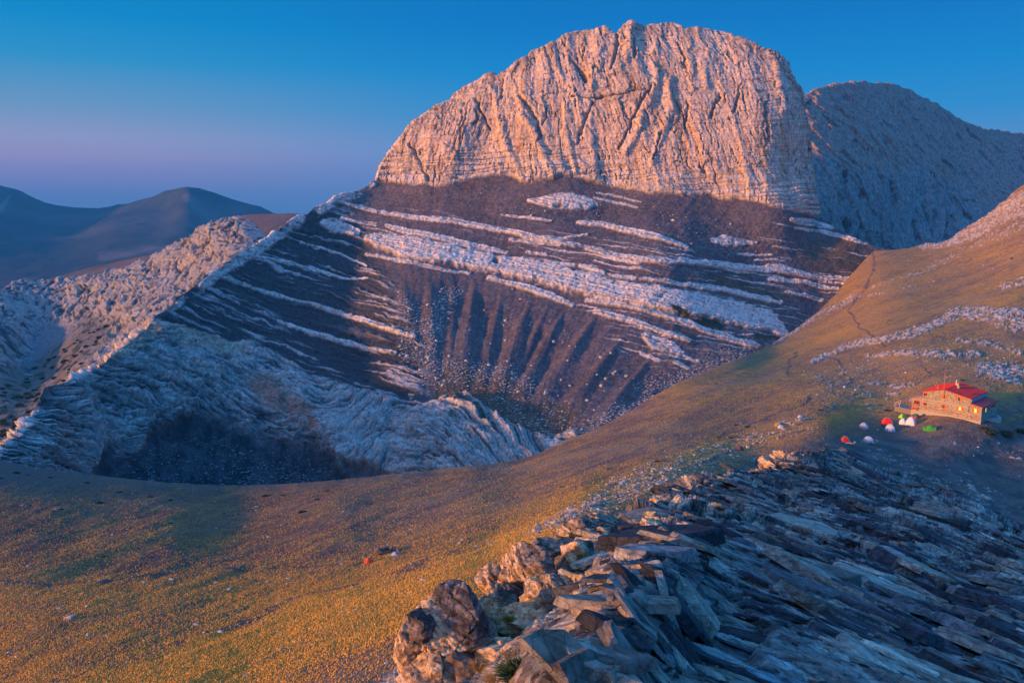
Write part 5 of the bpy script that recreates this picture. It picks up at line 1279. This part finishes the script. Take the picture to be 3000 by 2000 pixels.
# ------------------------------------------------------------------ golden tufts of the near hillside
def tufts(sh, w, n, h0, h1, name, label):
    k = pick(sh, w, n); P = sh.P.reshape(-1, 3)[k]; g = HILL_GREEN.ravel()[k]
    P = P + RNG.uniform(-.15, .15, P.shape) * np.array([1, 1, 0])
    h = RNG.uniform(h0, h1, n); m = 6
    a = np.linspace(0, 2 * math.pi, m, endpoint=False)[None] + RNG.uniform(0, 1, (n, 1))
    r = h[:, None] * RNG.uniform(.45, 1.0, (n, m))
    rim = np.stack([np.cos(a) * r, np.sin(a) * r, RNG.uniform(-.1, .35, (n, m)) * h[:, None]], -1)
    rim[..., 2] -= .1
    tip = np.stack([RNG.normal(0, .2, n) * h, RNG.normal(0, .2, n) * h, h * .9], -1)[:, None]
    V = (np.concatenate([rim, tip], 1) + P[:, None]).reshape(-1, 3)
    i = np.arange(m); tri = np.stack([i, (i + 1) % m, np.full(m, m)], -1)
    F = (tri[None] + (np.arange(n) * (m + 1))[:, None, None]).reshape(-1, 3)
    t = RNG.random((n, 1)).astype(np.float32)
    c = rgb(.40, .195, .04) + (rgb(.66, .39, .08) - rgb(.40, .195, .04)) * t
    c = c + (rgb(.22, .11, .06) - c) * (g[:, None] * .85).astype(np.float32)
    o = mesh_np(name, V, F, M_TUFT, {'Col': np.repeat(c, m + 1, 0)}, smooth=False)
    return tagged(o, label, 'grass', kind='stuff')
M_TUFT = rock_mat('dry_grass', 0.3, 0.3, 0.05, contrast=(.7, 1.3))
depth_ = SH_HILL.P[..., 1]
area = np.clip(depth_ / 100, .6, 6) ** .35
wt_ = np.clip(HILL_DEN - .12, 0, 1) ** 1.6 * (depth_ < 420) * area * (fbm(SH_HILL.P, 1.4, 2, 501) * .5 + .6)
tufts(SH_HILL, np.clip(wt_, 0, None), 230000, .07, .24, 'grass_tufts', 'dry golden grass tufts covering the near hillside')

# ------------------------------------------------------------------ big foreground rocks
M_FORE = rock_mat('foreground_rock', 0.16, 0.9, 0.05, stretch=(1, 1, 2.2), contrast=(.5, 1.45), crack=.45)
def bigrock(px, py, rx, ry, Y, label, seed, sub=6, tilt=(0, 0, 0), layers=.09, curve=0.0, depthf=.9, group=None, dark=0.0, rough=.16):
    C = at(px, py, Y); s = Y / FPX * 1.03
    sx, sz = rx * s * 1.16, ry * s * 1.16; sy = (sx + sz) / 2 * depthf
    bm = bmesh.new(); bmesh.ops.create_icosphere(bm, subdivisions=sub, radius=1)
    V = np.array([v.co for v in bm.verts]); F = np.array([[v.index for v in f.verts] for f in bm.faces]); bm.free()
    N = V.copy(); rg = np.random.default_rng(seed)
    K = rg.normal(size=(22, 3)); K /= np.linalg.norm(K, axis=1)[:, None]; D = rg.uniform(.66, .98, 22)
    Nw = N + .05 * np.stack([fbm(N * 1.3 + seed, .8, 3, seed + q) for q in range(3)], -1)
    dt = Nw @ K.T
    r_ = np.where(dt > .05, D / np.maximum(dt, .05), 9).min(1)
    V = N * np.minimum(r_, 1.12)[:, None]
    Q = V * np.array([sx, sy, sz]) + seed * 5.3
    size = (sx + sz) / 2
    h1, e1, c1 = cells(Q, size * .75, seed, tilt=1.3); h2, e2, c2 = cells(Q, size * .27, seed + 1, (1.5, 1, .7), tilt=1.2)
    w = fbm(Q, size * .8, 4, seed); f = fbm(Q, size * .12, 4, seed + 3)
    t = (V[:, 2] * sz + curve * sz * (V[:, 0] ** 2) + .25 * V[:, 0] * sx + w * size * .16)
    lay = snap(t, layers, .28) / layers
    wv = 1 + fbm(Q, size * .6, 2, seed + 5)
    hz_ = np.clip(1 - np.abs(N[:, 2]), .2, 1)
    d = h1 * rough * .45 * size + w * .06 * size + h2 * rough * .28 * size + lay * layers * .95 * wv * hz_ - sstep(.05, 0, e1) * .04 * size + f * .022 * size
    V = V * np.array([sx, sy, sz]) + N * d[:, None]
    ln = fb2(Q[:, 0] / size * .7, t / layers * .9, 3, seed + 7)
    col = mixc(rgb(.20, .14, .10), rgb(.68, .46, .27), sstep(-.35, .3, ln * 1.4 + .4 * f + .2 * h2))
    col = mixc(col, rgb(.50, .17, .05), sstep(.3, .5, fbm(Q, size * .3, 3, seed + 8)) * .5)
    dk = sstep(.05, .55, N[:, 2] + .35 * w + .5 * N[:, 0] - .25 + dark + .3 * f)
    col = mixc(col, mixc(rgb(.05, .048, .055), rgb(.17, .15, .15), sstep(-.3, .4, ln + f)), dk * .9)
    e = Matrix.Rotation(tilt[2], 3, 'Z') @ Matrix.Rotation(tilt[1], 3, 'Y') @ Matrix.Rotation(tilt[0], 3, 'X')
    V = V @ np.array(e).T
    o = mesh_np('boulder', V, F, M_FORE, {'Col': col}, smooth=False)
    o.location = C; return tagged(o, label, 'boulder', group)
bigrock(1330, 1862, 138, 138, 12.5, 'largest rounded foreground boulder with curved layers and a dark cap', 601, 6, (0, .12, 0), .07, -.45, .9, rough=.07, dark=.1)
bigrock(1232, 1890, 62, 110, 12.3, 'leftmost lumpy brown rock hugging the largest boulder', 602, 5, (0, -.1, 0), .07)
bigrock(1350, 2010, 170, 100, 12.0, 'pale ochre rock base under the largest boulder at the photo bottom', 603, 5, (0, .1, 0), .3, dark=-.5)
bigrock(1535, 1712, 92, 100, 15.3, 'craggy layered rock behind the dark cleft, second from left', 604, 6, (0, .35, 0), .07, -.3)
bigrock(1470, 1745, 50, 44, 14.6, 'small slanted slabs wedged left of the craggy layered rock', 605, 5, (0, .7, 0), .09)
bigrock(1545, 1840, 105, 95, 13.3, 'pale broken rock face below the craggy layered rock', 606, 5, (0, .1, 0), .25, dark=-.6)
bigrock(1480, 1950, 110, 85, 12.2, 'pale ochre rock right of the dark cleft near the bottom', 607, 5, (0, 0, 0), .3, dark=-.6)
bigrock(1690, 1668, 62, 96, 16.6, 'tall pale slab standing on the crest above the gully', 608, 5, (0, .35, 0), .3, dark=-.35)
bigrock(1680, 1745, 80, 80, 14.6, 'pale yellow rock shoulder under the tall slab', 609, 5, (0, .3, 0), .3, dark=-.6)
bigrock(1800, 1582, 66, 34, 20.5, 'dark topped flat slab with a lit orange edge', 610, 5, (0, .35, 0), .12)
bigrock(1822, 1618, 42, 22, 17.5, 'small pale wedge of rock beside a grass clump', 611, 4, (0, .1, 0), .2, dark=-.4)
bigrock(1885, 1600, 40, 20, 18.5, 'dark red brown block behind the pale wedge', 612, 4, (0, 0, 0), .2, dark=.4)
bigrock(1960, 1575, 80, 26, 18.5, 'long low slab with a bright orange sunlit edge', 613, 5, (0, .45, 0), .12)
bigrock(2055, 1432, 74, 34, 43, 'flat topped block jutting over the slope on the crest', 614, 5, (0, .12, 0), .3, dark=.15)
bigrock(1940, 1492, 46, 38, 33, 'sharp orange tipped rock below the flat topped block', 615, 5, (0, .5, 0), .25)
for q, (x, y, a, b, Y, lb) in enumerate([(2262, 1372, 42, 26, 61, 'shattered crag left of the far crest top'), (2300, 1345, 34, 22, 64, 'shattered crag forming the far crest top'), (2205, 1405, 50, 20, 56, 'low pinkish ledge at the foot of the shattered crags'), (2355, 1352, 40, 20, 66, 'dark slab between the crest crags and the pointed stone'), (2418, 1334, 16, 14, 67, 'small pointed pale stone at the right end of the crest')]):
    bigrock(x, y, a, b, Y, lb, 620 + q, 5, (0, .4, 0), .35, rough=.25)
bigrock(1440, 1850, 70, 110, 13.6, 'narrow pale rib of rock in the cleft right of the largest boulder', 660, 5, (0, .15, 0), .12, dark=-.4)
bigrock(1620, 1760, 85, 80, 14.4, 'blocky shoulder joining the craggy rock to the crest', 661, 5, (0, .3, 0), .1, dark=-.3)
bigrock(1600, 1620, 70, 46, 17.8, 'dark capped rock on the skyline left of the tall slab', 662, 5, (0, .2, 0), .1)
bigrock(1450, 1700, 46, 40, 15.6, 'small split block on the skyline above the slanted slabs', 663, 5, (0, .6, 0), .07)
bigrock(1255, 1990, 90, 80, 11.9, 'low ochre foot of the outcrop at the bottom left', 664, 5, (0, 0, 0), .2, dark=-.5)
bigrock(1580, 1960, 90, 70, 10.4, 'pale sunlit step of rock below the crest near the bottom', 665, 5, (0, .2, 0), .15, dark=-.3)
bigrock(1700, 1560, 60, 36, 21.5, 'flat pale block on the skyline of the sunlit edge', 666, 5, (0, .25, 0), .12)
bigrock(1860, 1535, 50, 26, 26, 'tilted slab tip catching orange light on the crest', 667, 5, (0, .4, 0), .15)
for q, (x, y, r, Y) in enumerate([(1600, 1935, 24, 9.5), (1645, 1950, 16, 8.8), (1560, 1930, 14, 9.8), (1660, 1800, 16, 12.5), (1625, 1815, 13, 12.8), (1440, 1985, 16, 10.6), (1690, 1905, 14, 7.8), (1770, 1640, 18, 15), (1745, 1655, 12, 15), (1850, 1575, 16, 19)]):
    bigrock(x, y, r, r * .85, Y, 'loose fist sized stone resting in the rock gully', 640 + q, 3, (0, 0, q), .5, group='loose stones in the rock gully')

# ------------------------------------------------------------------ foreground plants
def clump(px, py, wpx, Y, n, col0, col1, label, name, cat, hgt=1.0, width=.05, stalk=0, group=None, sh=None):
    if sh is not None:
        P, _ = sh.hit(px, py); Y = P[1]
    else: P = at(px, py, Y)
    R_ = wpx / 2 / FPX * Y
    a = RNG.uniform(0, 2 * math.pi, n); rad = RNG.random(n) ** .6 * R_ * .55
    root = np.stack([np.cos(a) * rad, np.sin(a) * rad, np.zeros(n)], -1)
    L = R_ * hgt * RNG.uniform(.5, 1.1, n)
    out = np.stack([np.cos(a) * RNG.uniform(.1, .9, n), np.sin(a) * RNG.uniform(.1, .9, n), RNG.uniform(.6, 1.2, n)], -1)
    out += RNG.normal(0, .2, out.shape); out /= np.linalg.norm(out, axis=1)[:, None]
    mid = root + out * L[:, None] * .55
    tip = root + out * L[:, None] + np.array([0, 0, -1]) * (L * .25)[:, None] + out * [1, 1, 0] * (L * .2)[:, None]
    sd = np.cross(out, RNG.normal(size=out.shape)); sd /= np.linalg.norm(sd, axis=1)[:, None]
    w = (R_ * width * RNG.uniform(.6, 1.2, n))[:, None]
    V = np.stack([root - sd * w * .5, root + sd * w * .5, mid + sd * w, mid - sd * w, tip], 1).reshape(-1, 3)
    i = np.arange(n)[:, None] * 5
    F = np.concatenate([i + np.array([[0, 1, 2]]), i + np.array([[0, 2, 3]]), i + np.array([[3, 2, 4]])], 0)
    t = RNG.random((n, 1)).astype(np.float32); C = np.repeat(rgb(*col0) + (rgb(*col1) - rgb(*col0)) * t, 5, 0)
    o = mesh_np(name, V, F, M_TUFT, {'Col': C}, smooth=False); o.location = P + np.array([0, 0, -.02])
    return tagged(o, label, cat, group)
clump(1530, 1985, 150, 7.6, 1600, (.03, .05, .02), (.12, .16, .06), 'dark green cushion plant with stiff leaves at the bottom of the rocks', 'cushion_plant', 'plant', 1.0, .045)
for q, (x, y, w, Y, lb) in enumerate([(1500, 1925, 60, 9.8, 'tall dry grass clump above the green cushion plant'), (1570, 1960, 50, 8.4, 'dry grass clump right of the green cushion plant'), (1400, 1960, 60, 10.3, 'dry brown tuft left of the green cushion plant'), (1440, 1995, 60, 9.5, 'low brown tuft at the bottom edge of the rocks')]):
    clump(x, y, w, Y, 260, (.25, .15, .05), (.55, .38, .16), lb, 'grass_clump', 'grass', 1.6, .02)
for x, y, w, Y, lb in [(1830, 1600, 30, 17.4, 'yellow green grass clump behind the pale wedge of rock'), (1785, 1672, 44, 12.6, 'yellow green grass clump beside the pale ridge'), (1700, 1628, 24, 15.8, 'small green tuft in front of the tall pale slab'), (1490, 1815, 44, 12.6, 'round golden bush in the dark cleft'), (1600, 1800, 22, 13, 'small green tuft under the craggy rock'), (2090, 1608, 80, 15.5, 'yellow green grass clump at the end of the sunlit slab')]:
    clump(x, y, w, Y, 500, (.10, .09, .02), (.34, .26, .06), lb, 'grass_clump', 'grass', 1.0, .035)
for x, y, w, lb in [(2275, 1605, 42, 'dark green clump on the slate slope beyond the big slab'), (2140, 1440, 30, 'grey green clump near the flat topped block'), (2640, 1480, 34, 'dark green clump high on the slate slope'), (2540, 1545, 34, 'dark green clump midway down the slate slope'), (2660, 1620, 50, 'broad dark clump low on the slate slope'), (1990, 1502, 20, 'small green clump below the orange tipped rock'), (2330, 1385, 20, 'pale green tuft among the shattered crags')]:
    clump(x, y, w, 0, 500, (.03, .045, .02), (.12, .13, .05), lb, 'cushion_plant', 'plant', .8, .04, sh=SH_ROCK)

# ------------------------------------------------------------------ the air between here and the far hills
def haze_box():
    V = np.array([(x, y, z) for x in (-3500, 3500) for y in (-900, 6200) for z in (-2000, 330)], float)
    F = np.array([(0, 1, 3, 2), (4, 6, 7, 5), (0, 4, 5, 1), (2, 3, 7, 6), (0, 2, 6, 4), (1, 5, 7, 3)])
    m = bpy.data.materials.new('thin_air'); m.use_nodes = True
    nt = m.node_tree; nt.nodes.clear()
    o = nt.nodes.new('ShaderNodeOutputMaterial'); v = nt.nodes.new('ShaderNodeVolumePrincipled')
    v.inputs['Color'].default_value = (0.06, 0.46, 1.0, 1)
    v.inputs['Density'].default_value = HAZE
    v.inputs['Anisotropy'].default_value = 0.0
    nt.links.new(v.outputs[0], o.inputs['Volume'])
    ob = mesh_np('haze', V, F, m, smooth=False)
    tagged(ob, kind='stuff', label='thin blue morning haze over the valley and far hills')
HAZE = 0.000075
haze_box()
